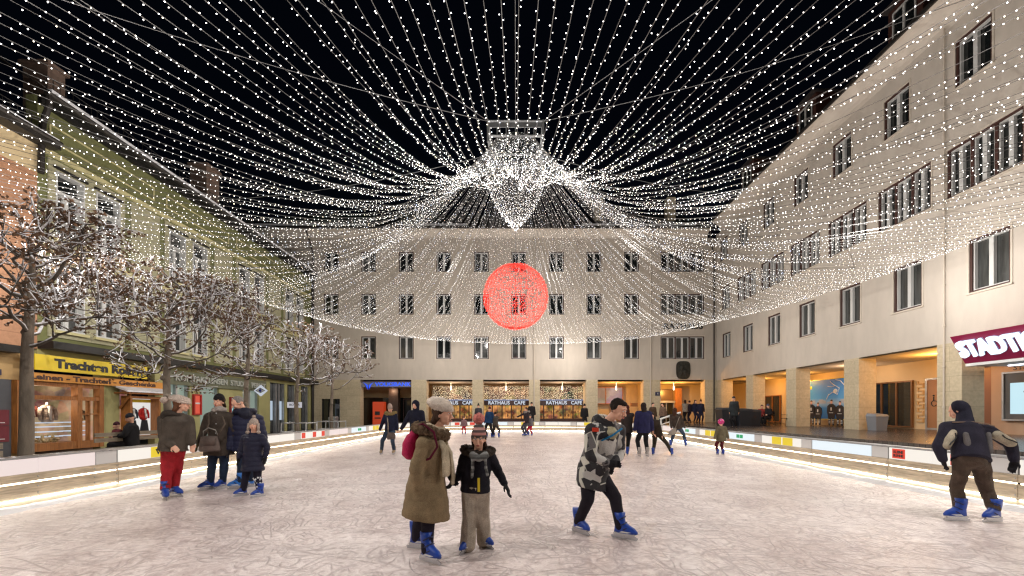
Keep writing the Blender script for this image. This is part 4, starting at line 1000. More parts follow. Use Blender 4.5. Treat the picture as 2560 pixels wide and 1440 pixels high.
tree(-9.95, 8.6, 11, 'snowy pollarded tree nearest the camera, its trunk in front of the maroon signs', 2.2, 5.15, 2.6, .118, .12)
tree(-10.1, 12.3, 12, 'snowy pollarded tree rising behind the woman in red trousers', 2.1, 5.2, 2.5, .11)
tree(-10.1, 15.9, 13, 'snowy pollarded tree behind the man and girl, in front of the optician lettering', 2.1, 5.1, 2.5, .1, dens=.95)
tree(-10.1, 19.5, 14, 'snowy pollarded tree beside the eye sign', 2.1, 5.2, 2.5, .1, dens=.92)
tree(-10.0, 22.9, 15, 'snowy pollarded tree farthest from the camera, nearest the bank', 2.0, 5.2, 2.5, .092, dens=.88)

# ================================================================ light canopy
M["bulb"] = mat("light_bulb", (.95, .95, .95), .5); nt = M['bulb'].node_tree; bs = nt.nodes["Principled BSDF"]
ge = nt.nodes.new("ShaderNodeNewGeometry"); rp = nt.nodes.new("ShaderNodeValToRGB"); nt.links.new(ge.outputs['Random Per Island'], rp.inputs[0]); nt.links.new(rp.outputs[0], bs.inputs["Emission Color"])
rp.color_ramp.interpolation = 'CONSTANT'; rp.color_ramp.elements[0].color = (1, .92, .84, 1); rp.color_ramp.elements[1].position = .5; rp.color_ramp.elements[1].color = (1, .97, .94, 1)
for p_, c_ in ((.8, (1, .84, .62, 1)), (.9, (.82, .88, 1, 1)), (.97, (.6, .7, 1, 1))): q = rp.color_ramp.elements.new(p_); q.color = c_
BULB = 7.0
m1 = nt.nodes.new("ShaderNodeMath"); m1.operation = 'MULTIPLY'; m1.inputs[1].default_value = 37.0; nt.links.new(ge.outputs['Random Per Island'], m1.inputs[0])
m2 = nt.nodes.new("ShaderNodeMath"); m2.operation = 'FRACT'; nt.links.new(m1.outputs[0], m2.inputs[0]); m3 = nt.nodes.new("ShaderNodeMapRange"); m3.inputs[3].default_value = BULB*.3; m3.inputs[4].default_value = BULB*1.5
nt.links.new(m2.outputs[0], m3.inputs[0]); nt.links.new(m3.outputs[0], bs.inputs["Emission Strength"])
M['wire'] = mat("pale_wire", (.13, .125, .12), .6)
HX, HY = -.1, 18.5; RIMH = CAMH+5.2; TOPH = CAMH+11.5
rimpts = [(0, 32.4), (5.6, 31.8), (8.6, 30), (11.2, 24.6), (13.4, 18), (13.7, 11.3), (14.3, 5), (11.5, -1), (0, -2.5), (-11.5, -1), (-14.3, 5), (-13.9, 11.4), (-12.3, 16.3), (-11.3, 23.1), (-9.2, 27.7), (-5.6, 31.0)]
th_ = np.array([math.atan2(x-HX, y-HY) for x, y in rimpts]); rr_ = np.array([math.hypot(x-HX, y-HY) for x, y in rimpts]); o_ = np.argsort(th_); th_, rr_ = th_[o_], rr_[o_]
THX = np.concatenate([th_-2*math.pi, th_, th_+2*math.pi]); RRX = np.concatenate([rr_]*3)
def rimR(t):
    ts = t+np.linspace(-.12, .12, 7); return float(np.mean(np.interp(ts, THX, RRX)))
def hgt(r, Rm, t=0, pk=1.0):
    s = max(0, min(1, (r-1.0)/(Rm-1.0))); q = max(0, min(1, (-math.cos(t)+.15)/1.0)); q = q*q*(3-2*q)
    return RIMH+(TOPH-RIMH)*(1-s)**((1.9+3.0*q)*pk)
cv = thing('light_canopy', 'huge tent of white fairy light strings hung from a central frame over the rink', 'light canopy', (HX, HY, 0))
NS = 350
OV = np.array([(1, 0, 0), (-1, 0, 0), (0, 1, 0), (0, -1, 0), (0, 0, 1), (0, 0, -1)], float); OF = np.array([(0, 2, 4), (2, 1, 4), (1, 3, 4), (3, 0, 4), (2, 0, 5), (1, 2, 5), (3, 1, 5), (0, 3, 5)])
def bulbs_wires(name, centers, wires, parent, rb=.0095, rw=.0058, bm='bulb', wm='wire', smooth=False):
    C = np.array(centers, float).reshape(-1, 3); n = len(C)
    V = (C[:, None, :]+OV[None]*(rb if np.isscalar(rb) else np.array(rb)[:, None, None])).reshape(-1, 3); Fc = (np.arange(n)[:, None, None]*6+OF[None]).reshape(-1, 3)
    wv = []; wf = []
    for pts in wires:
        n0 = len(wv); pts = np.array(pts); k = len(pts)
        d = np.gradient(pts, axis=0); d /= np.linalg.norm(d, axis=1)[:, None]+1e-9
        a = np.cross(d, (0, 0, 1.0)); a /= np.linalg.norm(a, axis=1)[:, None]+1e-9; bb = np.cross(d, a)
        for i in range(k):
            for an in (0, 2.094, 4.189): wv.append(pts[i]+(a[i]*math.cos(an)+bb[i]*math.sin(an))*rw)
        for i in range(k-1):
            for j in range(3): j2 = (j+1) % 3; wf.append((n0+i*3+j, n0+i*3+j2, n0+i*3+3+j2, n0+i*3+3+j))
    vs = [*map(tuple, V)]; nf = len(Fc); off = len(vs); vs += [tuple(q) for q in wv]
    fs = [tuple(map(int, f)) for f in Fc]+[tuple(i+off for i in f) for f in wf]
    me = bpy.data.meshes.new(name); me.from_pydata(vs, [], fs); me.materials.append(M[bm]); me.materials.append(M[wm])
    me.polygons.foreach_set("material_index", [0]*nf+[1]*len(wf)); me.update()
    o = bpy.data.objects.new(name, me); COL.objects.link(o); setparent(o, parent); return o
strs = []
for i in range(NS):
    t = -math.pi+2*math.pi*(i+.5+rng.normal(0, .06))/NS; Rm = rimR(t)*(1+rng.normal(0, .004))
    r0 = 1.0; ss = np.linspace(0, 1, 26)**1.3; rr = r0+(Rm-r0)*ss; sag = rng.normal(0, .045); pk = rng.uniform(.87, 1.13)
    f = lambda r: np.array((HX+r*math.sin(t), HY+r*math.cos(t), hgt(r, Rm, t, pk)+sag*math.sin(math.pi*min(1, r/Rm))))
    W_ = [f(r) for r in rr]
    # bulbs at even spacing along the string
    fine = np.linspace(r0, Rm, 400); Pn = np.array([f(r) for r in fine]); L_ = np.concatenate([[0], np.cumsum(np.linalg.norm(np.diff(Pn, axis=0), axis=1))])
    sp = .13; n = int(L_[-1]/sp); q = (np.arange(n)+rng.uniform(0, 1))*sp+rng.normal(0, .025, n); q = np.clip(q, 0, L_[-1])
    B = np.stack([np.interp(q, L_, Pn[:, k]) for k in range(3)], 1)
    sd = np.array((math.cos(t), -math.sin(t), 0)); B += sd[None]*(rng.choice([-1, 1], n)*rng.uniform(.012, .035, n))[:, None]; B[:, 2] -= rng.uniform(.0, .03, n)
    rB = np.hypot(B[:, 0]-HX, B[:, 1]-HY); B = B[rng.random(len(B)) < np.clip(.12+rB/8, .2, 1)]; n = len(B)
    # some strings have a dark run
    if rng.random() < .06: a = rng.integers(0, n); B = np.delete(B, np.arange(a, min(n, a+18)), 0)
    strs.append((abs(t), B, W_))
order = sorted(range(NS), key=lambda i: -strs[i][0])
RB = lambda B: np.clip(.0098-.0022*(B[:, 1]-9)/12, .0074, .0098)
for i in order[:100]: bulbs_wires('light_string', strs[i][1], [strs[i][2]], cv, rb=RB(strs[i][1]))
rest = order[100:]
o = bulbs_wires('light_strings', np.concatenate([strs[i][1] for i in rest]), [strs[i][2] for i in rest], cv, rb=RB(np.concatenate([strs[i][1] for i in rest]))); o['kind'] = 'stuff'
# rim garland
B = []; W_ = []
for i in range(1200):
    t = -math.pi+2*math.pi*i/1200; Rm = rimR(t); W_.append((HX+Rm*math.sin(t), HY+Rm*math.cos(t), RIMH))
    for k in range(3):
        t2 = t+rng.uniform(-.003, .003); q = 0 if k == 0 else rng.exponential(.45); B.append((HX+(Rm-q)*math.sin(t2), HY+(Rm-q)*math.cos(t2), RIMH+rng.uniform(-.03, .03)))
W_.append(W_[0]); bulbs_wires('rim_garland', B, [W_], cv, rb=.0085, rw=.008)
# bell of lights below the frame
B = []; W_ = []
for i in range(60):
    a = 2*math.pi*i/60; pts = []
    for s in np.linspace(0, 1, 16):
        rad = 1.25*(1-max(0, (s-.3)/.7)**1.9)*(.78+.22*min(1, s*4))+.02
        pts.append((HX+rad*math.sin(a), HY+rad*math.cos(a), TOPH-.1-3.5*s))
    W_.append(pts); Pn = np.array(pts); L_ = np.concatenate([[0], np.cumsum(np.linalg.norm(np.diff(Pn, axis=0), axis=1))]); q = np.arange(0, L_[-1], .11)+rng.uniform(0, .1)
    q = q[q < L_[-1]]; B.append(np.stack([np.interp(q, L_, Pn[:, k]) for k in range(3)], 1)+rng.normal(0, .03, (len(q), 3)))
bulbs_wires('light_bell', np.concatenate(B), W_, cv, rb=.0082)
b = MB(); hx = 1.12
for z in (TOPH+.35, TOPH-.25):
    for (a, c) in (((-hx, -hx), (hx, -hx)), ((hx, -hx), (hx, hx)), ((hx, hx), (-hx, hx)), ((-hx, hx), (-hx, -hx))):
        b.tube([(HX+a[0], HY+a[1], z), (HX+c[0], HY+c[1], z)], .05, 6)
for sx_ in (-1, 1):
    for sy_ in (-1, 1): b.tube([(HX+sx_*hx, HY+sy_*hx, TOPH-.5), (HX+sx_*hx, HY+sy_*hx, TOPH+.4)], .05, 6)
for k in range(7):
    x = HX-hx+k*hx/3; b.tube([(x, HY-hx, TOPH-.25), (x, HY-hx, TOPH+.35)], .025, 5)
b.box(HX-hx, HX+hx, HY-hx-.01, HY-hx+.02, TOPH+.1, TOPH+.33)
b.build('hub_frame', M['metal'], cv)
b = MB()
for (x, y, z) in ((0, -18, 24), (-15.9, 22.5, 12.6), (-15.9, 9, 12.3), (15.0, 5, 16.3), (15.3, 14, 15.2), (-15.8, 30, 12.6), (15.2, 29, 16.2), (-16, 2, 15)):
    a = Vector((HX+(hx if x > 1 else -hx if x < -1 else 0), HY+(hx if y > 18 else -hx), TOPH+.35)); c = Vector((x, y, z)); pts = []
    for i in range(17):
        s = i/16; q = a.lerp(c, s); q.z -= math.sin(math.pi*s)*.35; pts.append(q)
    b.tube(pts, .011, 5)
b.build('support_cable', M['cable'], cv)
b = MB()
for (y, z) in ((9.2, 11.5), (20, 8.2), (25.5, 12.0)):
    for d in (-.9, -.3, .3, .9): b.tube([frR(y, z, .02), frR(y+d, z+.35*abs(d), .9), frR(y+d*1.6, z+.5*abs(d), 1.6)], .007, 4)
b.build('wall_anchor', M['ironwork'], cv)
# ================================================================ red ball of lights
M["redbulb"] = mat("red_bulb", (.95, .1, .08), .5); nt = M['redbulb'].node_tree; bs = nt.nodes["Principled BSDF"]
ge = nt.nodes.new("ShaderNodeNewGeometry"); rp = nt.nodes.new("ShaderNodeValToRGB"); nt.links.new(ge.outputs['Random Per Island'], rp.inputs[0]); nt.links.new(rp.outputs[0], bs.inputs["Emission Color"])
rp.color_ramp.interpolation = 'CONSTANT'; rp.color_ramp.elements[0].color = (1, .022, .012, 1); rp.color_ramp.elements[1].position = .86; rp.color_ramp.elements[1].color = (1, .14, .08, 1)
bs.inputs["Emission Strength"].default_value = 2.7
M['redwire'] = mat("red_wire", (.45, .03, .02), .5, emit=(1, .05, .03), estr=.25)
rb_ = thing('light_ball', 'glowing red ball of fairy lights hanging below the canopy centre', 'light ball', (0, HY, 6.44))
bc = Vector((-.1, HY, 6.44)); br_ = 1.37
B = []; W_ = []
for i in range(36):
    a = 2*math.pi*i/36; W_.append([tuple(bc+Vector((math.sin(ph)*math.cos(a), math.sin(ph)*math.sin(a), math.cos(ph)))*br_) for ph in np.linspace(.05, math.pi-.05, 20)])
for j in range(1, 12):
    ph = math.pi*j/12; W_.append([tuple(bc+Vector((math.sin(ph)*math.cos(a), math.sin(ph)*math.sin(a), math.cos(ph)))*br_) for a in np.linspace(0, 2*math.pi, 40)])
for i in range(5200):
    z = rng.uniform(-1, 1); a = rng.uniform(0, 2*math.pi); q = math.sqrt(1-z*z); B.append(tuple(bc+Vector((q*math.cos(a), q*math.sin(a), z))*(br_+rng.uniform(-.02, .04))))
bulbs_wires('bulb_net', B, W_, rb_, rb=.0125, rw=.006, bm='redbulb', wm='redwire')
b = MB(); b.tube([bc+Vector((0, 0, br_)), (HX, HY, TOPH-3.4)], .008, 5); b.build('hanging_wire', M['cable'], rb_)
for m_ in ('bulb', 'redbulb', 'fairy'): M[m_].cycles.emission_sampling = 'NONE'
# unseen lamps added below the net, standing in for the light of its bulbs
LC = (1.0, .95, .90)
k_ = 0
for (r_, n_) in ((0.0, 1), (5.5, 6), (10.0, 10), (13.2, 8)):  # outermost ring is added fill, bringing frontal light from the camera side
    for i in range(n_):
        t = 2*math.pi*(i+.37)/n_; Rm = rimR(t); r = r_*Rm/14
        lamp('canopy_fill_lamp', (HX+r*math.sin(t), HY+r*math.cos(t), max(hgt(r, Rm, t)-.9, RIMH-.9) if r_ else 9.6), 272*(2.1 if math.cos(t) < -.3 and r_ > 6 else 1.0), LC, 0, cv); k_ += 1  # lamps towards the camera boosted to brighten skaters and near ice
# ================================================================ people
DG = None
def remesh(mb, voxel, name, m, parent, disp=None, smooth=2, keep=None):
    """one continuous surface grown round the overlapping volumes of a limb-and-trunk skeleton"""
    me = bpy.data.meshes.new('tmp'); me.from_pydata(mb.v, [], mb.f); o = bpy.data.objects.new('tmp', me); COL.objects.link(o)
    rm = o.modifiers.new('r', 'REMESH'); rm.mode = 'VOXEL'; rm.voxel_size = voxel; rm.adaptivity = 0
    if smooth: sm = o.modifiers.new('s', 'SMOOTH'); sm.factor = .5; sm.iterations = smooth
    me2 = bpy.data.meshes.new_from_object(o.evaluated_get(bpy.context.evaluated_depsgraph_get())); bpy.data.objects.remove(o); bpy.data.meshes.remove(me)
    me2.name = name
    if disp:
        for v in me2.vertices:
            d = disp(v.co)
            v.co += v.normal*d
    mats = m if isinstance(m, list) else [m]
    me2.materials.clear()
    for q in mats: me2.materials.append(q)
    me2.polygons.foreach_set("use_smooth", [True]*len(me2.polygons)); me2.update()
    ob = bpy.data.objects.new(name, me2); COL.objects.link(ob)
    if parent: setparent(ob, parent)
    return ob
def cap(mb, a, b_, ra, rb, k=12, n=4):
    """tapered limb with rounded ends"""
    a, b_ = Vector(a), Vector(b_); d = b_-a; L = max(d.length, 1e-4); d = d/L
    pts, rs = [], []
    for i in range(n+1): an = math.pi/2*(1-i/n); pts.append(a-d*ra*math.sin(an)); rs.append(max(.002, ra*math.cos(an)))
    for i in range(1, 4): pts.append(a.lerp(b_, i/4)); rs.append(ra+(rb-ra)*i/4)
    for i in range(n+1): an = math.pi/2*i/n; pts.append(b_+d*rb*math.sin(an)); rs.append(max(.002, rb*math.cos(an)))
    mb.tube(pts, rs, k)
def loft(mb, rings, k=20, right=(1, 0, 0), fwd=(0, 1, 0)):
    """closed stack of ellipses: (centre, rx, ry)"""
    rt, fw = Vector(right), Vector(fwd); n0 = len(mb.v)
    for c, rx, ry in rings:
        for j in range(k):
            a = 2*math.pi*j/k; mb.v.append(tuple(Vector(c)+rt*math.cos(a)*rx+fw*math.sin(a)*ry))
    for i in range(len(rings)-1):
        for j in range(k): j2 = (j+1) % k; mb.f.append((n0+i*k+j, n0+i*k+j2, n0+(i+1)*k+j2, n0+(i+1)*k+j)); mb.m.append(0)
    mb.f.append(tuple(reversed(range(n0, n0+k)))); mb.m.append(0); mb.f.append(tuple(range(n0+(len(rings)-1)*k, n0+len(rings)*k))); mb.m.append(0)
def folds(amp, sc=9, vert=.35):
    def f(co): return amp*(noise.noise(Vector((co.x*sc, co.y*sc, co.z*sc*vert)))+.5*noise.noise(Vector((co.x*sc*2.3+5, co.y*sc*2.3, co.z*sc*.9))))
    return f
def quilt(amp, step, nz=.25):
    def f(co):
        z = co.z+noise.noise(Vector((co.x*5, co.y*5, co.z*5)))*.012
        return amp*(abs(math.sin(math.pi*z/step))**.6-.6)+amp*nz*noise.noise(co*14)
    return f
def boot(foot, toe, parent, s=1.0, mcol=None, figure=False, up=None):
    """ice skate: moulded boot, cuff, strap and blade; foot = point on the ice under the ankle"""
    d = Vector((toe.x, toe.y, 0)).normalized(); z = Vector(up).normalized() if up else Vector((0, 0, 1)); d = (d-z*d.dot(z)).normalized(); r = d.cross(z)
    def P(f, u, h): return foot+d*f*s+r*u*s+z*h*s
    b = MB()
    loft(b, [(P(.06, 0, .075), .15*s, .045*s), (P(.065, 0, .10), .15*s, .05*s), (P(.05, 0, .14), .13*s, .05*s), (P(.02, 0, .17), .095*s, .05*s), (P(-.01, 0, .21), .07*s, .054*s), (P(-.02, 0, .27), .068*s, .058*s), (P(-.015, 0, .32), .072*s, .062*s)], 14, d, r)
    q = b.build('skate_boot', mcol or M['boot'], parent, smooth=True)
    b = MB()
    for h, f0 in ((.13, .075), (.18, .045), (.25, .03)):
        b.tube([P(f0-.03, -.056, h-.01), P(f0+.01, -.045, h+.012), P(f0+.03, 0, h+.025), P(f0+.01, .045, h+.012), P(f0-.03, .056, h-.01)], .009*s, 5)
    b.build('strap', M['boot_d'], q)
    if not figure and s > .7:
        b = MB()
        for sd_ in (-1, 1): b.prism([P(.0, sd_*.052, .085), P(.1, sd_*.054, .088), P(.15, sd_*.05, .1), P(.03, sd_*.055, .105)], r*.004*sd_)
        b.build('side_mark', M['white'], q)
    b = MB()
    if not figure: b.prism([P(-.08, -.03, .078), P(.2, -.03, .078), P(.17, -.03, .05), P(.09, -.03, .04), (P(.02, -.03, .055)), P(-.05, -.03, .04), P(-.09, -.03, .055)], r*.06*s)
    b.prism([P(-.13, -.004, .03), P(-.12, -.004, .0), P(.2, -.004, .0), P(.22, -.004, .025), P(.17, -.004, .05), P(-.06, -.004, .05)], r*.008*s); b.build('blade', M['blade'], q)
    return q
def hand(mb, wrist, dirv, pn, s=1.0, curl=.5, thumb=1):
    """palm, five separate bent fingers; pn = palm normal"""
    d = Vector(dirv).normalized(); n = Vector(pn); n = (n-d*n.dot(d)).normalized(); u = d.cross(n)
    pc = wrist+d*.045*s
    loft(mb, [(wrist-d*.01*s, .026*s, .019*s), (wrist+d*.02*s, .034*s, .017*s), (wrist+d*.055*s, .041*s, .016*s), (wrist+d*.085*s, .039*s, .013*s)], 12, u, n)
    for i, (off, L) in enumerate(((-.03, .066), (-.01, .076), (.01, .072), (.029, .056))):
        p = wrist+d*.08*s+u*off*s; dd = d.copy(); c = curl*(1+.12*i)
        for k, (fr_, rr) in enumerate(((.42, .0092), (.32, .0085), (.26, .0075))):
            dd = (Matrix.Rotation(-c*.62, 3, u) @ dd).normalized()
            if dd.dot(n) < 0 and k == 0: dd = (dd-n*2*dd.dot(n)).normalized()
            q = p+dd*L*s*fr_; cap(mb, p, q, rr*s, rr*s*.93, 8, 2); p = q
    p = wrist+d*.025*s-u*.03*s*thumb; td = (d*.65-u*.7*thumb+n*.35).normalized()
    q = p+td*.035*s; cap(mb, p, q, .0115*s, .010*s, 8, 2); td = (d*.95-u*.12*thumb+n*.35).normalized(); cap(mb, q, q+td*.032*s, .010*s, .0085*s, 8, 2)
def rotz(v, a): return Matrix.Rotation(a, 3, 'Z') @ Vector(v)
class Fig:
    """joints (all world points): head, neck, shL, shR, elL, elR, haL, haR, pel, hipL, hipR, knL, knR, anL, anR; s = body scale (1 = 1.72 m adult)"""
    def __init__(s, label, J, face, tilt=0, sc=1.0, vox=.012, group=None, female=False, skates=True, nod=0, roll=0):
        s.J = {k: Vector(v) for k, v in J.items()}; s.sc = sc; s.vox = vox; s.female = female
        g = (s.J['anL']+s.J['anR'])/2; base = Vector((s.J['pel'].x, s.J['pel'].y, min(s.J['anL'].z, s.J['anR'].z)-.12*sc))
        s.root = thing('person', label, 'person', base, group)
        f = Vector((math.sin(face), -math.cos(face), 0)); f = (f*math.cos(nod)-Vector((0, 0, 1))*math.sin(nod)).normalized()   # face 0 = towards the camera, + = turned to the right
        rt = Vector((math.cos(face), math.sin(face), 0)); up = rt.cross(f)*-1
        if up.z < 0: up = -up
        if roll: q = Matrix.Rotation(roll, 3, f); rt = q @ rt; up = q @ up
        s.f, s.rt, s.up = f, rt, up
        j = s.J; s.cr = (j['shR']-j['shL']); s.cr = s.cr.normalized() if s.cr.length > .02 else rt.copy()
        s.cf = Vector((0, 0, 1)).cross(s.cr); s.cf = (s.cf if s.cf.dot(f) > -.2 else -s.cf).normalized()
        s.td = (j['neck']-j['pel']).normalized()
        s.cf = (s.cf-s.td*s.cf.dot(s.td)).normalized(); s.tr = s.cf.cross(s.td)*-1
    def H(s, r, f, u): return s.J['head']+(s.rt*r+s.f*f+s.up*u)*s.sc*s.hs
    hs = 1.0
    def body(s, skin=None, hands=True, curl=.5, hsc=1.0):
        j, k, b = s.J, s.sc, MB(); s.hs = hsc; h = s.hs*k
        # head: skull, jaw, nose, ears
        rot = Matrix((s.rt, s.f, s.up)).transposed()
        b.sphere(s.H(0, -.008, .02), (.075*h, .094*h, .092*h), 16, rot=rot); b.sphere(s.H(0, .028, -.045), (.055*h, .055*h, .062*h), 14, rot=rot); b.sphere(s.H(0, .052, -.092), (.024*h, .024*h, .018*h), 10, rot=rot)
        cap(b, s.H(0, .088, .012), s.H(0, .108, -.028), .009*h, .0145*h, 8); b.sphere(s.H(0, .086, -.062), (.022*h, .012*h, .012*h), 8, rot=rot)
        for q in (-1, 1):
            b.sphere(s.H(q*.077, -.012, -.012), (.012*h, .02*h, .03*h), 8, rot=rot); b.sphere(s.H(q*.038, .062, -.03), (.024*h, .02*h, .024*h), 8, rot=rot); b.sphere(s.H(q*.03, .077, .035), (.026*h, .012*h, .01*h), 8, rot=rot)
        cap(b, s.H(0, -.02, -.06), j['neck'], .05*h, .056*k, 12)
        # trunk and limbs
        c = j['neck']-s.td*.12*k; w = (j['shR']-j['shL']).length/2
        loft(b, [(j['neck']-s.td*.02*k, .05*k, .05*k), (c+s.td*.06*k, .13*k, .08*k), (c-s.td*.06*k, .155*k, .105*k), (j['pel']+s.td*.2*k, .13*k, .095*k), (j['pel']+s.td*.05*k, .15*k, .105*k), (j['pel']-s.td*.06*k, .12*k, .09*k)], 20, s.tr, s.cf)
        for q in 'LR':
            cap(b, c+s.td*.07*k, j['sh'+q], .05*k, .052*k); cap(b, j['sh'+q], j['el'+q], .05*k, .038*k); cap(b, j['el'+q], j['ha'+q], .038*k, .026*k)
            cap(b, j['pel'], j['hip'+q], .09*k, .085*k); cap(b, j['hip'+q], j['kn'+q], .085*k, .055*k); cap(b, j['kn'+q], j['an'+q], .054*k, .036*k)
            if hands:
                d = (j['ha'+q]-j['el'+q]).normalized(); pn = s.cf*-.3+s.tr*(1 if q == 'L' else -1); hd = s.J.get('hd'+q, d); pnn = s.J.get('pn'+q, pn)
                hand(b, j['ha'+q], hd, pnn, k*(1 if s.sc > .85 else 1.05), curl, 1)
        o = remesh(b, min(s.vox, .0085) if s.vox < .015 else s.vox*.7, 'body', skin or M['skin'], s.root, smooth=1)
        # face
        if s.vox < .03:
            for q in (-1, 1):
                m_ = MB(); m_.sphere(s.H(q*.03, .0815, .012), (.013*h, .006*h, .0075*h), 8, rot=rot); e = m_.build('eye', M['eyew'], s.root, smooth=True)
                m_ = MB(); m_.sphere(s.H(q*.03, .0865, .012), (.0052*h, .0035*h, .0056*h), 8, rot=rot); m_.build('iris', M['eye'], e, smooth=True)
                m_ = MB(); m_.tube([s.H(q*.014, .089, .034), s.H(q*.03, .087, .04), s.H(q*.047, .077, .034)], .0022*h, 5); m_.build('eyebrow', cloth((.06, .035, .02)), s.root)
            m_ = MB(); m_.sphere(s.H(0, .0975, -.059), (.021*h, .005*h, .0055*h), 8, rot=rot); m_.sphere(s.H(0, .0965, -.067), (.017*h, .005*h, .0055*h), 8, rot=rot); m_.build('lips', M['lip'], s.root, smooth=True)
        return o
    def trousers(s, m, loose=.012, cuff=.1, flare=0, amp=.006, name='trousers'):
        j, k, b = s.J, s.sc, MB()
        loft(b, [(j['pel']+s.td*.1*k, .15*k+loose, .11*k+loose), (j['pel'], .165*k+loose, .125*k+loose), (j['pel']-s.td*.09*k, .13*k+loose, .1*k+loose)], 18, s.tr, s.cf)
        for q in 'LR':
            an = j['an'+q].lerp(j['kn'+q], cuff)
            cap(b, j['pel'], j['hip'+q], .1*k+loose, .092*k+loose); cap(b, j['hip'+q], j['kn'+q], .09*k+loose, .062*k+loose); cap(b, j['kn'+q], an, .061*k+loose, .046*k+loose+flare)
        return remesh(b, s.vox, name, m, s.root, folds(amp*k, 11), 2)
    def coat(s, m, loose=.03, hem=None, flare=.0, sleeve=.92, disp=None, name='jacket', wide=1.0, collar=True, hemdir=None, front=1.0):
        j, k, b = s.J, s.sc, MB(); c = j['neck']-s.td*.12*k
        rings = [(j['neck']-s.td*.01*k, .062*k+loose*.5, .06*k+loose*.5), (c+s.td*.08*k, .13*k+loose, .085*k+loose), (c+s.td*.02*k, .165*k*wide+loose, .115*k*wide+loose), (c-s.td*.1*k, .165*k*wide+loose, .125*k*wide*front+loose),
                 (j['pel']+s.td*.16*k, .15*k*wide+loose, .12*k*wide*front+loose), (j['pel'], .165*k*wide+loose+flare*.3, .125*k*wide+loose+flare*.3)]
        hem = hem if hem is not None else -.08
        hd = Vector(hemdir) if hemdir else Vector((0, 0, -1))
        L = -hem*k; n = max(1, int(L/.12))
        for i in range(1, n+1): t = i/n; rings.append((j['pel']+hd*L*t, .165*k*wide+loose+flare*(.3+.7*t), .13*k*wide+loose+flare*(.3+.7*t)))
        loft(b, rings, 24, s.tr, s.cf)
        for q in 'LR':
            w = j['el'+q].lerp(j['ha'+q], sleeve)
            cap(b, c+s.td*.06*k, j['sh'+q], .056*k+loose*.75, .054*k+loose*.75); cap(b, j['sh'+q], j['el'+q], .055*k+loose*.7, .042*k+loose*.6); cap(b, j['el'+q], w, .042*k+loose*.6, .032*k+loose*.5)
        if collar: loft(b, [(j['neck']-s.td*.05*k, .085*k+loose*.6, .085*k+loose*.6), (j['neck']+s.td*.03*k, .07*k+loose*.5, .07*k+loose*.5)], 16, s.tr, s.cf)
        return remesh(b, s.vox, name, m, s.root, disp or folds(.008*k, 8), 2)
    def skates(s, toes, m=None, figure=False, ups=(None, None)):
        for q, t, u in zip('LR', toes, ups):
            a = s.J['an'+q]; boot(Vector((a.x, a.y, a.z-.13*s.sc-(.0))), Vector(t), s.root, s.sc*.93, m, figure, u)
    def shoes(s, toes, m):
        for q, t in zip('LR', toes):
            a = s.J['an'+q]; d = Vector(t).normalized(); b = MB(); b.sphere(a+d*.06*s.sc-Vector((0, 0, .05*s.sc)), (.05*s.sc, .05*s.sc, .05*s.sc), 8); cap(b, a-Vector((0, 0, .055*s.sc)), a+d*.14*s.sc-Vector((0, 0, .07*s.sc)), .05*s.sc, .038*s.sc); b.build('shoe', m, s.root, smooth=True)
    def beanie(s, m, hgt_=.13, pom=None, pomr=.045, low=.03, wide=1.0, back=0, disp=None, shape=None):
        b = MB(); h = s.hs*s.sc
        R_ = [(s.H(0, -.012, low-.012), .083*h*wide, .1*h*wide), (s.H(0, -.012, low+.02), .087*h*wide, .104*h*wide), (s.H(0, -.014-back*.3, low+hgt_*.5), .08*h*wide, .096*h*wide), (s.H(0, -.016-back*.7, low+hgt_*.85), .054*h*wide, .062*h*wide), (s.H(0, -.02-back, low+hgt_), .015*h, .018*h)]
        if shape: R_ = [(s.H(*c), a*h, d*h) for c, a, d in shape]
        loft(b, R_, 18, s.rt, s.f)
        o = remesh(b, s.vox*.7, 'hat', m, s.root, disp or folds(.004*h, 40, 1), 2)
        if pom:
            b = MB(); pc = s.H(*pom) if isinstance(pom, tuple) else s.H(0, -.02-back, low+hgt_+pomr*.7)
            b.sphere(pc, pomr*h, 12); rr = remesh(b, s.vox*.6, 'pompom', m if not hasattr(s, 'pm') else s.pm, o, lambda co: .01*h*noise.noise(co*70), 0)
        return o
    def hair(s, m, length=.0, thick=.012, side=True, front=.05):
        b = MB(); h = s.hs*s.sc
        rot = Matrix((s.rt, s.f, s.up)).transposed()
        b.sphere(s.H(0, -.03, .04), ((.078+thick)*h, (.085+thick)*h, (.085+thick)*h), 14, rot=rot)
        if front: b.sphere(s.H(0, front, .085), (.06*h, .045*h, .03*h), 10, rot=rot)
        if side:
            for q in (-1, 1): cap(b, s.H(q*.072, -.01, .03), s.H(q*.07, -.02, -.03-length*.4), .022*h, .016*h)
        if length:
            loft(b, [(s.H(0, -.05, .0), .08*h, .05*h), (s.H(0, -.075, -.08), .09*h, .05*h), (s.H(0, -.085, -.08-length*.6), .085*h, .04*h), (s.H(0, -.08, -.08-length), .045*h, .022*h)], 14, s.rt, s.f)
        return remesh(b, s.vox*.7, 'hair', m, s.root, lambda co: .006*h*noise.noise(Vector((co.x*60, co.y*60, co.z*14))), 1)
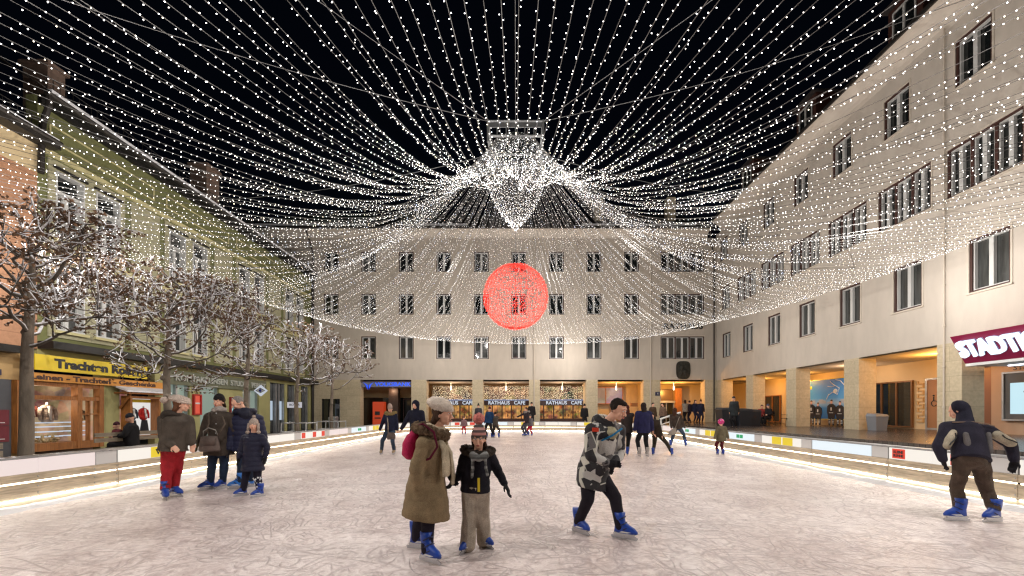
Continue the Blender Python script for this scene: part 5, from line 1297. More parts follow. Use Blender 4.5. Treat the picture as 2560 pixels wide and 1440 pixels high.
    def hood(s, m, size=1.0, fur=None, up=False, furr=.05):
        b = MB(); h = s.hs*s.sc; j = s.J
        if up:
            rot = Matrix((s.rt, s.f, s.up)).transposed(); b.sphere(s.H(0, -.035, .02), (.115*h*size, .115*h*size, .135*h*size), 16, rot=rot); cap(b, s.H(0, -.04, -.05), j['neck']-s.td*.02*s.sc, .09*h*size, .1*s.sc)
        else:
            b.tube([j['neck']+s.td*.02*s.sc+s.cf*(math.cos(a)*.09*size*s.sc-.035*s.sc)+s.tr*math.sin(a)*.11*size*s.sc-s.td*max(0, math.cos(a))*.05 for a in np.linspace(-2.7, 2.7, 18)], .045*size*s.sc, 10)
            b.sphere(j['neck']-s.cf*.11*s.sc-s.td*.03*s.sc, (.1*s.sc*size, .08*s.sc*size, .1*s.sc*size), 12)
        o = remesh(b, s.vox, 'hood', m, s.root, folds(.006*s.sc, 14), 2)
        if fur:
            b = MB()
            if up: pts = [s.H(math.sin(a)*.098*size, .06*size, .015+math.cos(a)*.125*size) for a in np.linspace(-2.75, 2.75, 24)]
            else: pts = [j['neck']+s.td*(.035-.05*max(0, math.cos(a)))*s.sc+s.cf*(math.cos(a)*.13*size-.03)*s.sc+s.tr*math.sin(a)*.165*size*s.sc for a in np.linspace(-2.9, 2.9, 26)]
            b.tube(pts, furr*s.sc, 10)
            q = remesh(b, s.vox*.75, 'fur_trim', fur, o, lambda co: .022*s.sc*noise.noise(co*45)+.012*s.sc*noise.noise(co*110), 0)
        return o
    def gloves(s, m, curl=.6, both='LR', k=1.12):
        for q in both:
            j = s.J; d = (j['ha'+q]-j['el'+q]).normalized(); b = MB(); pn = s.cf*-.3+s.tr*(1 if q == 'L' else -1)
            cap(b, j['ha'+q]-d*.05*s.sc, j['ha'+q]+d*.01, .034*s.sc, .033*s.sc)
            hand(b, j['ha'+q]-d*.004, s.J.get('hd'+q, d), s.J.get('pn'+q, pn), s.sc*k*(1 if s.sc > .85 else 1.1), curl); remesh(b, min(s.vox*.62, .008) if s.vox < .02 else s.vox*.6, 'glove', m, s.root, None, 1)
    def scarf(s, m, tails=None, r=.045, size=1.0):
        b = MB(); j = s.J
        b.tube([j['neck']+s.td*(.015+.012*math.sin(a*3))*s.sc+s.cf*(math.cos(a)*.085*size)*s.sc+s.tr*math.sin(a)*.09*size*s.sc for a in np.linspace(-3.1, 3.1, 22)], r*s.sc, 10)
        b.tube([j['neck']+s.td*(.05+.012*math.sin(a*2))*s.sc+s.cf*(math.cos(a)*.07*size)*s.sc+s.tr*math.sin(a)*.075*size*s.sc for a in np.linspace(-3.1, 3.1, 22)], r*.8*s.sc, 10)
        for t in (tails or []): b.tube([Vector(p) for p in t], [.03*s.sc, .05*s.sc, .055*s.sc, .055*s.sc, .05*s.sc][:len(t)], 10, flat=.4)
        return remesh(b, s.vox*.8, 'scarf', m, s.root, folds(.006*s.sc, 30, .6), 1)
def tubeobj(name, pts, r, m, parent, k=8, flat=1, smooth=True):
    b = MB(); b.tube([Vector(p) for p in pts], r, k, flat=flat); return b.build(name, m, parent, smooth=smooth)
def J(Y, P):           # joints given as (px, py, extra depth)
    return {k: at(v[0], v[1], Y+(v[2] if len(v) > 2 else 0)) for k, v in P.items()}
def ank(Jd, gz=0.0, k=1.0):
    for q in 'LR': Jd['an'+q].z = gz+.13*k
    return Jd
def stripes(name, cols, scale, axis=2):
    m = mat(name, cols[0], .9, bump=.6, bscale=160); nt = m.node_tree; bs = nt.nodes["Principled BSDF"]
    tc = nt.nodes.new("ShaderNodeTexCoord"); sx = nt.nodes.new("ShaderNodeSeparateXYZ"); nt.links.new(tc.outputs['Object'], sx.inputs[0])
    mu = nt.nodes.new("ShaderNodeMath"); mu.operation = 'MULTIPLY'; mu.inputs[1].default_value = scale; nt.links.new(sx.outputs[axis], mu.inputs[0])
    fr_ = nt.nodes.new("ShaderNodeMath"); fr_.operation = 'FRACT'; nt.links.new(mu.outputs[0], fr_.inputs[0])
    rp = nt.nodes.new("ShaderNodeValToRGB"); rp.color_ramp.interpolation = 'CONSTANT'; nt.links.new(fr_.outputs[0], rp.inputs[0]); rp.color_ramp.elements[0].color = (*cols[0], 1); rp.color_ramp.elements[1].position = 1/len(cols); rp.color_ramp.elements[1].color = (*cols[1], 1)
    for i, c in enumerate(cols[2:]): e = rp.color_ramp.elements.new((i+2)/len(cols)); e.color = (*c, 1)
    nt.links.new(rp.outputs[0], bs.inputs["Base Color"]); return m
def camo(name):
    m = mat(name, (.1, .1, .1), .75, bump=.4, bscale=90); nt = m.node_tree; bs = nt.nodes["Principled BSDF"]
    tc = nt.nodes.new("ShaderNodeTexCoord"); mp = nt.nodes.new("ShaderNodeMapping"); mp.inputs["Rotation"].default_value = (.3, .35, .2); nt.links.new(tc.outputs['Object'], mp.inputs[0])
    v = nt.nodes.new("ShaderNodeTexVoronoi"); v.distance = 'CHEBYCHEV'; v.inputs["Scale"].default_value = 6.5; nt.links.new(mp.outputs[0], v.inputs["Vector"])
    n = nt.nodes.new("ShaderNodeTexNoise"); n.inputs["Scale"].default_value = 13; n.inputs["Detail"].default_value = 3; nt.links.new(mp.outputs[0], n.inputs[0])
    sp = nt.nodes.new("ShaderNodeSeparateColor"); nt.links.new(v.outputs["Color"], sp.inputs[0])
    ad = nt.nodes.new("ShaderNodeMath"); ad.operation = 'MULTIPLY_ADD'; ad.inputs[1].default_value = .4; nt.links.new(n.outputs[0], ad.inputs[0]); nt.links.new(sp.outputs[0], ad.inputs[2])
    rp = nt.nodes.new("ShaderNodeValToRGB"); rp.color_ramp.interpolation = 'CONSTANT'; nt.links.new(ad.outputs[0], rp.inputs[0])
    rp.color_ramp.elements[0].color = (.018, .016, .02, 1); rp.color_ramp.elements[1].position = .66; rp.color_ramp.elements[1].color = (.13, .12, .12, 1)
    for p_, c_ in ((.82, (.025, .025, .028, 1)), (.995, (.52, .50, .47, 1)), (1.25, (.1, .1, .09, 1))): 
        if p_ <= 1: e = rp.color_ramp.elements.new(p_); e.color = c_
    d = nt.nodes.new("ShaderNodeTexVoronoi"); d.distance = 'CHEBYCHEV'; d.feature = 'F1'; d.inputs["Scale"].default_value = 6.5; nt.links.new(mp.outputs[0], d.inputs["Vector"])
    ln = nt.nodes.new("ShaderNodeMapRange"); ln.inputs[1].default_value = .56; ln.inputs[2].default_value = .6; nt.links.new(d.outputs["Distance"], ln.inputs[0])
    mx = nt.nodes.new("ShaderNodeMix"); mx.data_type = 'RGBA'; nt.links.new(ln.outputs[0], mx.inputs[0]); nt.links.new(rp.outputs[0], mx.inputs[6]); mx.inputs[7].default_value = (.6, .58, .5, 1)
    nt.links.new(mx.outputs[2], bs.inputs["Base Color"]); return m
HV = .0125
# --- A: woman in the long beige coat
Y = 4.3
jd = ank(J(Y, dict(head=(1108, 1036), neck=(1084, 1082), shL=(1062, 1112, -.17), shR=(1098, 1112, .17), elL=(1040, 1172, -.22), elR=(1108, 1160, .2), haL=(1046, 1226, -.2), haR=(1122, 1182, .15), pel=(1066, 1208),
      hipL=(1058, 1222, -.09), hipR=(1072, 1222, .09), knL=(1070, 1300, -.12), knR=(1050, 1298, .14), anL=(1068, 1372, -.18), anR=(1042, 1350, .22))))
jd['hdR'] = Vector((.5, .1, -.85)); jd['shL'] -= Vector((0, .0, .0))
A = Fig('person in long beige coat and cream beret with magenta backpack, skating to the right', jd, R(72), sc=.97, female=True, nod=.06, vox=HV)
A.cr = Vector((0, 1, 0)); A.cf = Vector((1, 0, 0)); A.cf = (A.cf-A.td*A.cf.dot(A.td)).normalized(); A.tr = A.cf.cross(A.td)*-1
A.body(hands=False); A.trousers(cloth((.016, .012, .022)), .014, cuff=-.02)
cA = cloth((.235, .17, .095), var=.18)
A.coat(cA, .045, hem=-.34, flare=.07, disp=lambda co: .007*(abs(math.sin(math.pi*co.z/.085))**.5-.6)+folds(.012, 7, 1)(co), name='coat', wide=1.02)
A.hood(cloth((.2, .145, .09)), 1.15, fur=cloth((.17, .11, .065), bump=1, bscale=160), furr=.055)
A.beanie(cloth((.62, .53, .45)), disp=folds(.007, 60, 1), shape=[((0, .0, .03), .088, .106), ((0, -.01, .055), .1, .122), ((0, -.05, .105), .115, .14), ((0, -.07, .15), .095, .115), ((0, -.08, .18), .04, .05)])
A.hair(cloth((.05, .025, .015)), .06, front=0)
n_ = jd['neck']; A.scarf(cloth((.5, .42, .3)), tails=[[n_+Vector((.07, -.1, -.03)), n_+Vector((.14, -.15, -.15)), n_+Vector((.155, -.16, -.3)), n_+Vector((.15, -.15, -.42))], [n_+Vector((.1, .0, -.05)), n_+Vector((.17, 0, -.2)), n_+Vector((.19, .02, -.4)), n_+Vector((.19, .03, -.52))]])
A.gloves(cloth((.014, .013, .016)))
A.skates([(.8, -.6, 0), (.95, -.2, 0)])
bp_ = thing('backpack', 'magenta backpack on the back of the person in the beige coat', 'backpack', at(1035, 1105, Y))
b = MB(); c = at(1036, 1108, Y-.02)
loft(b, [(c+Vector((-.01, 0, -.16)), .065, .1), (c+Vector((-.03, 0, -.11)), .09, .135), (c+Vector((-.025, 0, 0)), .09, .14), (c+Vector((.0, 0, .08)), .075, .12), (c+Vector((.025, 0, .14)), .04, .08)], 18)
remesh(b, .012, 'bag', cloth((.42, .006, .07), rough=.6, var=.1), bp_, folds(.006, 9, 1))
tubeobj('strap', [c+Vector((.04, -.13, .17)), c+Vector((.13, -.2, .2)), c+Vector((.24, -.22, .12)), c+Vector((.27, -.21, -.02)), c+Vector((.2, -.22, -.13)), c+Vector((.08, -.17, -.18))], .011, cloth((.09, .004, .02)), bp_)
# --- B: child holding her hand
Y = 4.48
jd = ank(J(Y, dict(head=(1197, 1098, -.02), neck=(1194, 1131), shL=(1162, 1146), shR=(1228, 1146), elL=(1150, 1186, .02), elR=(1246, 1180), haL=(1135, 1182-4, -.05), haR=(1262, 1210, -.05), pel=(1188, 1222),
      hipL=(1176, 1232), hipR=(1202, 1232), knL=(1174, 1292, -.03), knR=(1206, 1290, .02), anL=(1170, 1350, -.05), anR=(1210, 1340, .1))), 0, .78)
jd['haL'] = at(1143, 1196, Y-.06); jd['hdL'] = Vector((-.6, 0, -.5))
B_ = Fig('person, a child in pink bobble hat and grey snow trousers, holding the beige coated adult', jd, R(-2), sc=.78, nod=.08, vox=.0115)
B_.body(hands=False, hsc=1.14); B_.trousers(cloth((.42, .36, .29)), .026, cuff=-.12, flare=.022, amp=.012)
B_.coat(cloth((.012, .011, .018)), .028, hem=-.04, disp=quilt(.006, .075))
B_.hood(cloth((.03, .026, .025)), 1.15, fur=cloth((.06, .045, .035), bump=1, bscale=160), furr=.052)
B_.pm = cloth((.6, .2, .17), bump=1, bscale=90)
B_.beanie(stripes("pink_grey_knit", [(.07, .06, .055), (.3, .25, .22), (.07, .06, .055), (.55, .25, .22), (.1, .07, .07), (.6, .32, .28)], 6.2), .17, pom=True, pomr=.07, low=.02)
B_.hair(cloth((.04, .02, .012)), .1, front=0)
c = at(1197, 1165, Y-.16); b = MB()
b.tube([c+Vector((-.06, .0, .1)), c+Vector((-.06, -.01, 0)), c+Vector((-.07, 0, -.12))], .04, 10, flat=.4); b.tube([c+Vector((.07, .0, .1)), c+Vector((.07, -.01, 0)), c+Vector((.09, 0, -.1))], .035, 10, flat=.4)
b.tube([c+Vector((-.08, .02, .12)), c+Vector((0, -.03, .08)), c+Vector((.09, .02, .12))], .04, 10)
remesh(b, .011, 'scarf', stripes("grey_knit_scarf", [(.12, .12, .115), (.28, .28, .27), (.08, .08, .08)], 14), B_.root, folds(.006, 30, 1))
b = MB(); b.box(c.x-.012, c.x+.012, c.y-.012, c.y-.004, c.z-.26, c.z-.12); b.build('zip', M['yellow'], B_.root)
B_.gloves(cloth((.014, .013, .016)), curl=.7, k=1.25); B_.skates([(-.5, -1, 0), (.7, -.7, 0)], ups=(None, None))
# --- C: man in the patterned jacket
Y = 5.0
jd = ank(J(Y, dict(head=(1546, 1024, -.12), neck=(1518, 1056, -.04), shL=(1482, 1076, -.16), shR=(1547, 1076, .14), elL=(1476, 1140, -.24), elR=(1550, 1136, .12), haL=(1518, 1158, -.26), haR=(1530, 1160, -.1), pel=(1482, 1180, .08),
      hipL=(1470, 1190, .04), hipR=(1500, 1190, .1), knL=(1470, 1248, -.06), knR=(1538, 1244, -.02), anL=(1446, 1312, .12), anR=(1552, 1314, -.1))))
jd['hdL'] = Vector((.95, -.1, -.1)); jd['hdR'] = Vector((-.1, -.6, -.5))
C_ = Fig('person with short dark hair in black and cream patterned jacket, hunched and skating', jd, R(48), sc=1.0, nod=.42, vox=HV)
C_.body(hands=False); C_.trousers(cloth((.014, .011, .017)), .014, cuff=.03)
C_.coat(camo("patterned_fabric"), .045, hem=-.16, flare=.02, disp=folds(.016, 7, 1), wide=1.0)
C_.hair(cloth((.02, .013, .01), bump=1, bscale=140), 0, thick=.004, front=.03)
C_.hood(camo("patterned_fabric_b"), 1.0)
c = at(1528, 1088, Y-.2); b = MB(); b.tube([c+Vector((-.1, .02, -.06)), c+Vector((0, -.06, .0)), c+Vector((.12, .02, .07))], .022, 8, flat=.5); b.build('blue_collar_band', cloth((.01, .16, .35)), C_.root)
b = MB(); loft(b, [(at(1519, 1066, Y-.1), .07, .06), (at(1530, 1082, Y-.16), .085, .05), (at(1527, 1098, Y-.14), .05, .03)], 14); remesh(b, .011, 'open_collar', cloth((.45, .4, .26)), C_.root)
b = MB(); c = at(1489, 1075, Y-.27); b.box(c.x-.035, c.x+.035, c.y-.01, c.y+.02, c.z-.02, c.z+.025); b.build('red_patch', cloth((.6, .05, .02)), C_.root)
C_.gloves(cloth((.014, .013, .016)), curl=.9); C_.skates([(.55, -.85, 0), (.8, -.55, 0)])
# --- D: woman in red trousers
Y = 7.2
jd = ank(J(Y, dict(head=(455, 1012, .02), neck=(440, 1036), shL=(408, 1050, -.05), shR=(470, 1050, .12), elL=(408, 1090, -.14), elR=(478, 1086, .12), haL=(432, 1115, -.22), haR=(480, 1109, .1), pel=(432, 1122),
      hipL=(421, 1130, -.04), hipR=(444, 1130, .06), knL=(418, 1180, -.06), knR=(441, 1178, .1), anL=(412, 1232, -.12), anR=(434, 1228, .1))))
D_ = Fig('person in red trousers, dark parka and cream bobble beret, back half turned to the camera', jd, R(112), sc=1.04, nod=.02, vox=.013)
D_.cf = Vector((.75, .45, 0)).normalized(); D_.cr = Vector((-.4, .8, 0)); D_.cf = (D_.cf-D_.td*D_.cf.dot(D_.td)).normalized(); D_.tr = D_.cf.cross(D_.td)*-1
D_.body(curl=.4); D_.trousers(cloth((.36, .018, .026)), .02, cuff=.2, amp=.014)
D_.coat(cloth((.075, .06, .048)), .05, hem=-.02, flare=.03, wide=1.12, disp=folds(.014, 6, .8)); D_.hood(cloth((.045, .036, .03)), 1.0)
D_.hair(cloth((.12, .05, .025)), .05, front=.0)
D_.beanie(cloth((.58, .47, .4), bump=1, bscale=90), pom=(-.02, -.23, .07), pomr=.055, shape=[((0, .02, .02), .088, .104), ((0, .0, .05), .1, .12), ((0, -.04, .09), .112, .15), ((0, -.06, .13), .09, .12), ((0, -.07, .16), .04, .05)], disp=folds(.01, 50, 1))
D_.skates([(.7, -.65, 0), (1, -.25, 0)])
# --- E: woman with the shoulder bag
Y = 8.0
jd = ank(J(Y, dict(head=(547, 1005), neck=(548, 1027), shL=(522, 1043), shR=(576, 1043), elL=(508, 1080), elR=(590, 1080), haL=(496, 1108, -.05), haR=(588, 1110, .06), pel=(548, 1108), hipL=(537, 1115), hipR=(560, 1115), knL=(530, 1160, -.05), knR=(560, 1162), anL=(525, 1210, -.05), anR=(557, 1208, .05))))
E_ = Fig('person in long brown jacket and black knit cap with grey shoulder bag, facing the camera', jd, R(3), sc=1.0, vox=.013, female=True)
E_.body(hands=False); E_.trousers(cloth((.02, .035, .07)), .012)
E_.coat(cloth((.065, .05, .04)), .045, hem=-.22, flare=.05, name='coat', disp=folds(.012, 7, .8)); E_.beanie(cloth((.012, .01, .01)), .13, low=.035); E_.hair(cloth((.04, .02, .012)), .03, front=0)
E_.scarf(cloth((.38, .33, .3)), r=.036); E_.gloves(cloth((.1, .08, .03)))
b = MB()
for z in (.12, .3, .47, .66): b.sphere(jd['pel']+Vector((.09, -.225+z*.03, z-.1)), .012, 8)
b.build('buttons', M['metal'], E_.root); E_.skates([(-.55, -.8, 0), (-.15, -1, 0)])
bg = thing('shoulder_bag', 'grey leather shoulder bag hanging in front of the person in the black knit cap', 'bag', at(522, 1110, Y-.3))
c = at(524, 1108, Y-.28); b = MB(); loft(b, [(c+Vector((0, 0, -.15)), .17, .05), (c+Vector((0, 0, -.12)), .2, .08), (c+Vector((.0, 0, .0)), .18, .085), (c+Vector((.01, 0, .13)), .13, .06)], 20); remesh(b, .012, 'pouch', cloth((.15, .115, .1), rough=.5, var=.12), bg, folds(.008, 7, 1))
b = MB(); loft(b, [(c+Vector((0, -.06, -.03)), .15, .035), (c+Vector((.01, -.055, .12)), .13, .03)], 16); b.build('flap', cloth((.14, .105, .09), rough=.5), bg, smooth=True)
tubeobj('handle', [c+Vector((-.1, -.02, .12)), c+Vector((-.09, -.03, .22)), c+Vector((.0, -.03, .28)), c+Vector((.12, -.02, .24)), c+Vector((.15, 0, .14))], .01, cloth((.3, .28, .25)), bg)
tubeobj('strap', [c+Vector((.15, .0, .14)), c+Vector((.26, .03, .35)), jd['shR']+Vector((-.08, -.1, .02)), jd['shR']+Vector((-.1, .0, .06))], .014, cloth((.12, .09, .07)), bg)
tubeobj('strap', [c+Vector((-.1, .0, .14)), c+Vector((-.04, .04, .35)), jd['neck']+Vector((-.1, -.13, -.05)), jd['neck']+Vector((-.1, .0, .02))], .012, cloth((.12, .09, .07)), bg)
# --- F: older man
Y = 8.15
jd = ank(J(Y, dict(head=(594, 1008, -.1), neck=(612, 1031, -.02), shL=(590, 1052, -.12), shR=(645, 1048, .08), elL=(578, 1090, -.14), elR=(658, 1092, .08), haL=(573, 1122, -.2), haR=(655, 1124, .05), pel=(617, 1112), hipL=(607, 1120), hipR=(630, 1120), knL=(604, 1165, -.06), knR=(628, 1165, .04), anL=(600, 1208, -.1), anR=(628, 1206, .12))))
F_ = Fig('person, grey haired, in a thick navy down jacket, looking down to the left', jd, R(-52), sc=1.06, nod=.55, vox=.013)
F_.body(hands=False); F_.trousers(cloth((.015, .025, .05)), .014)
F_.coat(cloth((.018, .02, .05), rough=.5, var=.1), .055, hem=-.1, disp=quilt(.013, .1), wide=1.1); F_.hood(cloth((.013, .014, .03), rough=.5), 1.25)
F_.hair(cloth((.24, .22, .2)), 0, thick=.0, side=True, front=0); F_.gloves(cloth((.014, .013, .016))); F_.skates([(-1, -.35, 0), (-.9, -.5, 0)], m=mat("bright_blue_skate", (.02, .16, .55), .38))
# --- G: girl in the long navy coat
Y = 7.4
jd = ank(J(Y, dict(head=(634, 1062, -.02), neck=(634, 1085), shL=(613, 1095), shR=(655, 1095), elL=(604, 1122), elR=(668, 1118, .02), haL=(597, 1144, -.05), haR=(664, 1142, .02), pel=(632, 1150), hipL=(622, 1156), hipR=(643, 1156), knL=(614, 1190, -.03), knR=(644, 1192), anL=(608, 1224, -.02), anR=(650, 1226, -.1))), 0, .76)
G_ = Fig('person, a small girl in long navy quilted coat and grey ear flap hat', jd, R(14), sc=.76, vox=.0115, female=True)
G_.body(hands=False, hsc=1.1); G_.trousers(cloth((.014, .012, .025)), .016, amp=.008)
b = MB(); random.seed(1)
for i in range(26): p = jd['knR'].lerp(jd['anR'], random.random()*.8); a = random.uniform(2.5, 6.5); b.sphere(p+Vector((math.cos(a)*.065, math.sin(a)*.065, 0)), random.uniform(.008, .018), 6)
b.build('stuck_snow', M['snow'], G_.root)
G_.coat(cloth((.014, .015, .036), rough=.5, var=.1), .034, hem=-.24, flare=.03, name='coat', disp=quilt(.011, .085)); 
hm = cloth((.42, .34, .29), bump=1, bscale=80); G_.beanie(hm, .13, low=.015, pom=True, pomr=.035)
for q in (-1, 1):
    tubeobj('ear_flap', [G_.H(q*.085, 0, .03), G_.H(q*.092, .01, -.04), G_.H(q*.095, .02, -.11)], .022, hm, G_.root); b = MB(); b.sphere(G_.H(q*.1, .03, -.15), .034, 10); b.build('bobble', hm, G_.root, smooth=True)
G_.hair(cloth((.09, .04, .02)), .1, front=0); G_.gloves(cloth((.014, .013, .016))); G_.skates([(-.6, -.75, 0), (-.6, -.8, 0)])
# --- H: skater seen from behind at the right
Y = 5.68
jd = ank(J(Y, dict(head=(2396, 1026, .22), neck=(2412, 1058, .12), shL=(2470, 1078, .05), shR=(2368, 1070, .1), elL=(2524, 1108, .0), elR=(2348, 1115, .05), haL=(2536, 1152, -.05), haR=(2358, 1150, .0), pel=(2428, 1148, -.08), hipL=(2450, 1160, -.05), hipR=(2406, 1160, -.05), knL=(2466, 1224, .06), knR=(2392, 1220, .1), anL=(2488, 1285, -.05), anR=(2400, 1282, 0))))
jd['hdL'] = Vector((-.1, .1, -1)); jd['hdR'] = Vector((.4, .2, -.9))
Hh = Fig('person in dark hooded jacket with cream sleeve panels, seen from behind, leaning forward', jd, R(205), sc=1.02, nod=.5, vox=HV)
Hh.cf = Vector((-.25, .9, -.3)); Hh.cf = (Hh.cf-Hh.td*Hh.cf.dot(Hh.td)).normalized(); Hh.tr = Hh.cf.cross(Hh.td)*-1
Hh.body(hands=False); Hh.trousers(cloth((.085, .06, .045)), .012, cuff=.19, flare=.012, amp=.014)
Hh.coat(cloth((.02, .018, .032)), .042, hem=-.02, flare=.02, wide=1.0, disp=folds(.014, 6, .9)); Hh.hood(cloth((.016, .016, .03)), .84, up=True)
for q, dx in (('L', 1), ('R', -1)):
    a, e = jd['sh'+q], jd['el'+q]; b = MB(); off = Vector((-.03*dx, -.052, .0)); cap(b, a.lerp(e, .3)+off, a.lerp(e, .95)+off, .064, .058); remesh(b, HV, 'sleeve_panel', cloth((.46, .4, .3), rough=.7), Hh.root, folds(.006, 12, 1))
    b = MB(); p = [a.lerp(e, t)+off+Vector((.02*dx*math.sin(t*9), -.068, 0)) for t in np.linspace(.25, .9, 7)]; b.tube(p, .008, 6); b.build('piping', M['black'], Hh.root)
    b = MB(); c0 = jd['pel'].lerp(jd['neck'], .45)+Vector((.15*dx, -.13, 0)); cap(b, c0+Vector((0, .02, .12)), c0+Vector((-.02*dx, .0, -.1)), .03, .045); remesh(b, HV, 'side_panel', cloth((.13, .12, .12)), Hh.root)
c0 = jd['neck']; tubeobj('shoulder_piping', [jd['shR']+Vector((.0, -.07, .08)), c0+Vector((-.02, -.13, .02)), c0+Vector((.12, -.14, .0)), jd['shL']+Vector((0, -.08, .07))], .007, cloth((.25, .17, .12)), Hh.root)
Hh.gloves(cloth((.014, .013, .016)), curl=.8); Hh.skates([(-1, -.15, 0), (-.9, .1, 0)])
# ---------------------------------------------------------------- farther people, built the same way with coarser cloth
def ik(a, c, l1, l2, bend):
    d = c-a; L = min(d.length, (l1+l2)*.999); u = d.normalized(); x = (l1*l1-l2*l2+L*L)/(2*L); h = math.sqrt(max(0, l1*l1-x*x)); b_ = Vector(bend); b_ = b_-u*b_.dot(u)
    return a+u*x+(b_.normalized()*h if b_.length > 1e-4 else Vector()), a+u*L
def small(label, px, Y, Hm, face, gz=0.0, lean=(0, 0), feet=((-.1, 0), (.1, 0)), hands=((-.27, .0, .78), (.27, 0, .78)), jacket=(.02, .02, .04), legs=(.015, .015, .02), hat=None, pom=False, hair=None, hl=.0, skates=True, hood=None, fur=None, hem=-.08,
          vox=.022, nod=.1, group=None, loose=.035, bootc=None, drop=0, hat_h=.13, figure=False, headsc=1.0, sit=None):
    k = Hm/1.72; X = (px-VX)/F*Y; fc = R(face); fw = Vector((math.sin(fc), -math.cos(fc), 0)); rt = Vector((math.cos(fc), math.sin(fc), 0))
    o = Vector((X, Y, gz)); sk = .13 if skates else .08
    ph = (.90-drop)*k if sit is None else sit
    pel = o+Vector((0, 0, ph)); lv = Vector((lean[0], lean[1], 0))*k
    neck = pel+Vector((0, 0, math.sqrt(max(.01, .54**2-lean[0]**2-lean[1]**2)))*1)*1; neck = pel+Vector((lv.x, lv.y, math.sqrt(max(.02, .54**2-lean[0]**2-lean[1]**2))*k))
    td = (neck-pel).normalized(); head = neck+(td*.6+Vector((0, 0, .4)))*.165*k*(headsc**.5)+fw*.03*k
    j = dict(pel=pel, neck=neck, head=head)
    for q, sg, ft, hd in (('L', -1, feet[0], hands[0]), ('R', 1, feet[1], hands[1])):
        sh_p = neck-td*.06*k+rt*sg*.175*k; j['sh'+q] = sh_p; j['hip'+q] = pel+rt*sg*.08*k-Vector((0, 0, .05*k))
        an = Vector((X+ft[0], Y+ft[1], gz+sk*k)) if sit is None else Vector((X, Y, gz+sk*k))+fw*.42*k+rt*sg*.1*k
        kn, an2 = ik(j['hip'+q], an, .43*k, .42*k, fw+rt*sg*.15); an2 = an if (an-j['hip'+q]).length < .85*k else an2; j['kn'+q] = kn; j['an'+q] = an2
        hp = o+Vector((hd[0]*k, hd[1]*k, (hd[2]-drop)*k)); el, hp2 = ik(sh_p, hp, .29*k, .25*k, -fw*.5+rt*sg*.6-Vector((0, 0, .5))); j['el'+q] = el; j['ha'+q] = hp2
    g = Fig(label, j, fc, sc=k, vox=vox, group=group, nod=nod)
    g.cf = (fw-g.td*fw.dot(g.td)).normalized(); g.tr = g.cf.cross(g.td)*-1
    g.body(hands=True, hsc=headsc); g.trousers(cloth(legs), .012, amp=.005)
    g.coat(cloth(jacket), loose, hem=hem, flare=.02 if hem < -.15 else 0, name='coat' if hem < -.15 else 'jacket')
    if hat: g.beanie(cloth(hat), hat_h, pom=True if pom else None, low=.025)
    if hair: g.hair(cloth(hair), hl, front=0 if hat else .04)
    if hood or fur: g.hood(cloth(hood or jacket), 1.0 if hood else 1.0, fur=cloth(fur, bump=1, bscale=120) if fur else None, up=bool(hood), furr=.06)
    if skates: g.skates([fw, fw], m=cloth(bootc, rough=.5) if bootc else None, figure=figure)
    else: g.shoes([fw, fw], cloth((.02, .016, .015)))
    return g
nav = (.012, .014, .035); blk = (.012, .011, .013); jean = (.035, .055, .09)
I_ = small('person in fur trimmed dark jacket and pale hat at the left barrier, looking down', 976, 14.6, 1.66, 0, feet=((-.3, 0), (.13, 0)), hands=((-.42, -.05, .72), (.3, -.05, .68)), jacket=nav, legs=jean, hat=(.36, .28, .24), pom=False, hat_h=.19, hair=(.1, .05, .03), fur=(.24, .17, .07), nod=.45, bootc=(.35, .26, .16), hem=-.05, vox=.018)
b = MB(); c = at(978, 1090, 14.4); loft(b, [(c-Vector((0, 0, .12)), .14, .06), (c, .16, .08), (c+Vector((0, 0, .12)), .12, .05)], 14); 
sb = thing('crossbody_bag', 'grey bag worn across the fur hooded jacket at the left barrier', 'bag', c); remesh(b, .02, 'pouch', cloth((.13, .1, .09)), sb); tubeobj('strap', [c+Vector((-.1, 0, .1)), at(970, 1060, 14.38), at(968, 1040, 14.5)], .018, cloth((.3, .25, .2)), sb)
small('person in a navy jacket with hood up behind the person in the beige coat', 1042, 13.0, 1.78, -15, lean=(0, -.1), hands=((-.52, -.1, .75), (.25, -.1, .8)), jacket=(.008, .009, .022), legs=jean, hood=(.008, .009, .022), nod=.4, loose=.05, vox=.018)
small('person with long dark red hair in a brown jacket and black leggings, seen from behind', 1567, 14.2, 1.68, 175, feet=((.02, 0), (-.24, .1)), jacket=(.03, .022, .02), legs=blk, hair=(.06, .015, .012), hl=.32, hem=-.12, vox=.018)
small('person in a blue hooded jacket on white figure skates, seen from behind', 1609, 13.9, 1.74, 180, feet=((.13, 0), (-.13, 0)), hands=((.3, -.05, .74), (-.33, -.05, .74)), jacket=(.016, .016, .06), legs=blk, hair=(.02, .012, .01), hl=.15, hem=-.14, loose=.06, bootc=(.42, .38, .36), figure=True, vox=.018)
small('person in brown striding with one leg stretched to the right, pink scarf', 1643, 14.2, 1.5, 150, lean=(-.18, 0), feet=((.45, -.1), (-.14, 0)), hands=((.12, -.2, .8), (-.12, -.25, .72)), jacket=(.04, .028, .02), legs=(.035, .028, .018), hat=(.03, .015, .012), nod=.5, drop=.06, vox=.018)
small('person in blue jeans with pale shoulder bag, skating legs apart near the right barrier', 1694, 17.9, 1.66, 150, lean=(-.1, 0), feet=((.34, 0), (-.3, 0)), hands=((.3, -.1, .8), (-.3, -.1, .7)), jacket=(.05, .035, .028), legs=jean, hair=(.05, .02, .012), hl=.2, hem=-.1, drop=.04)
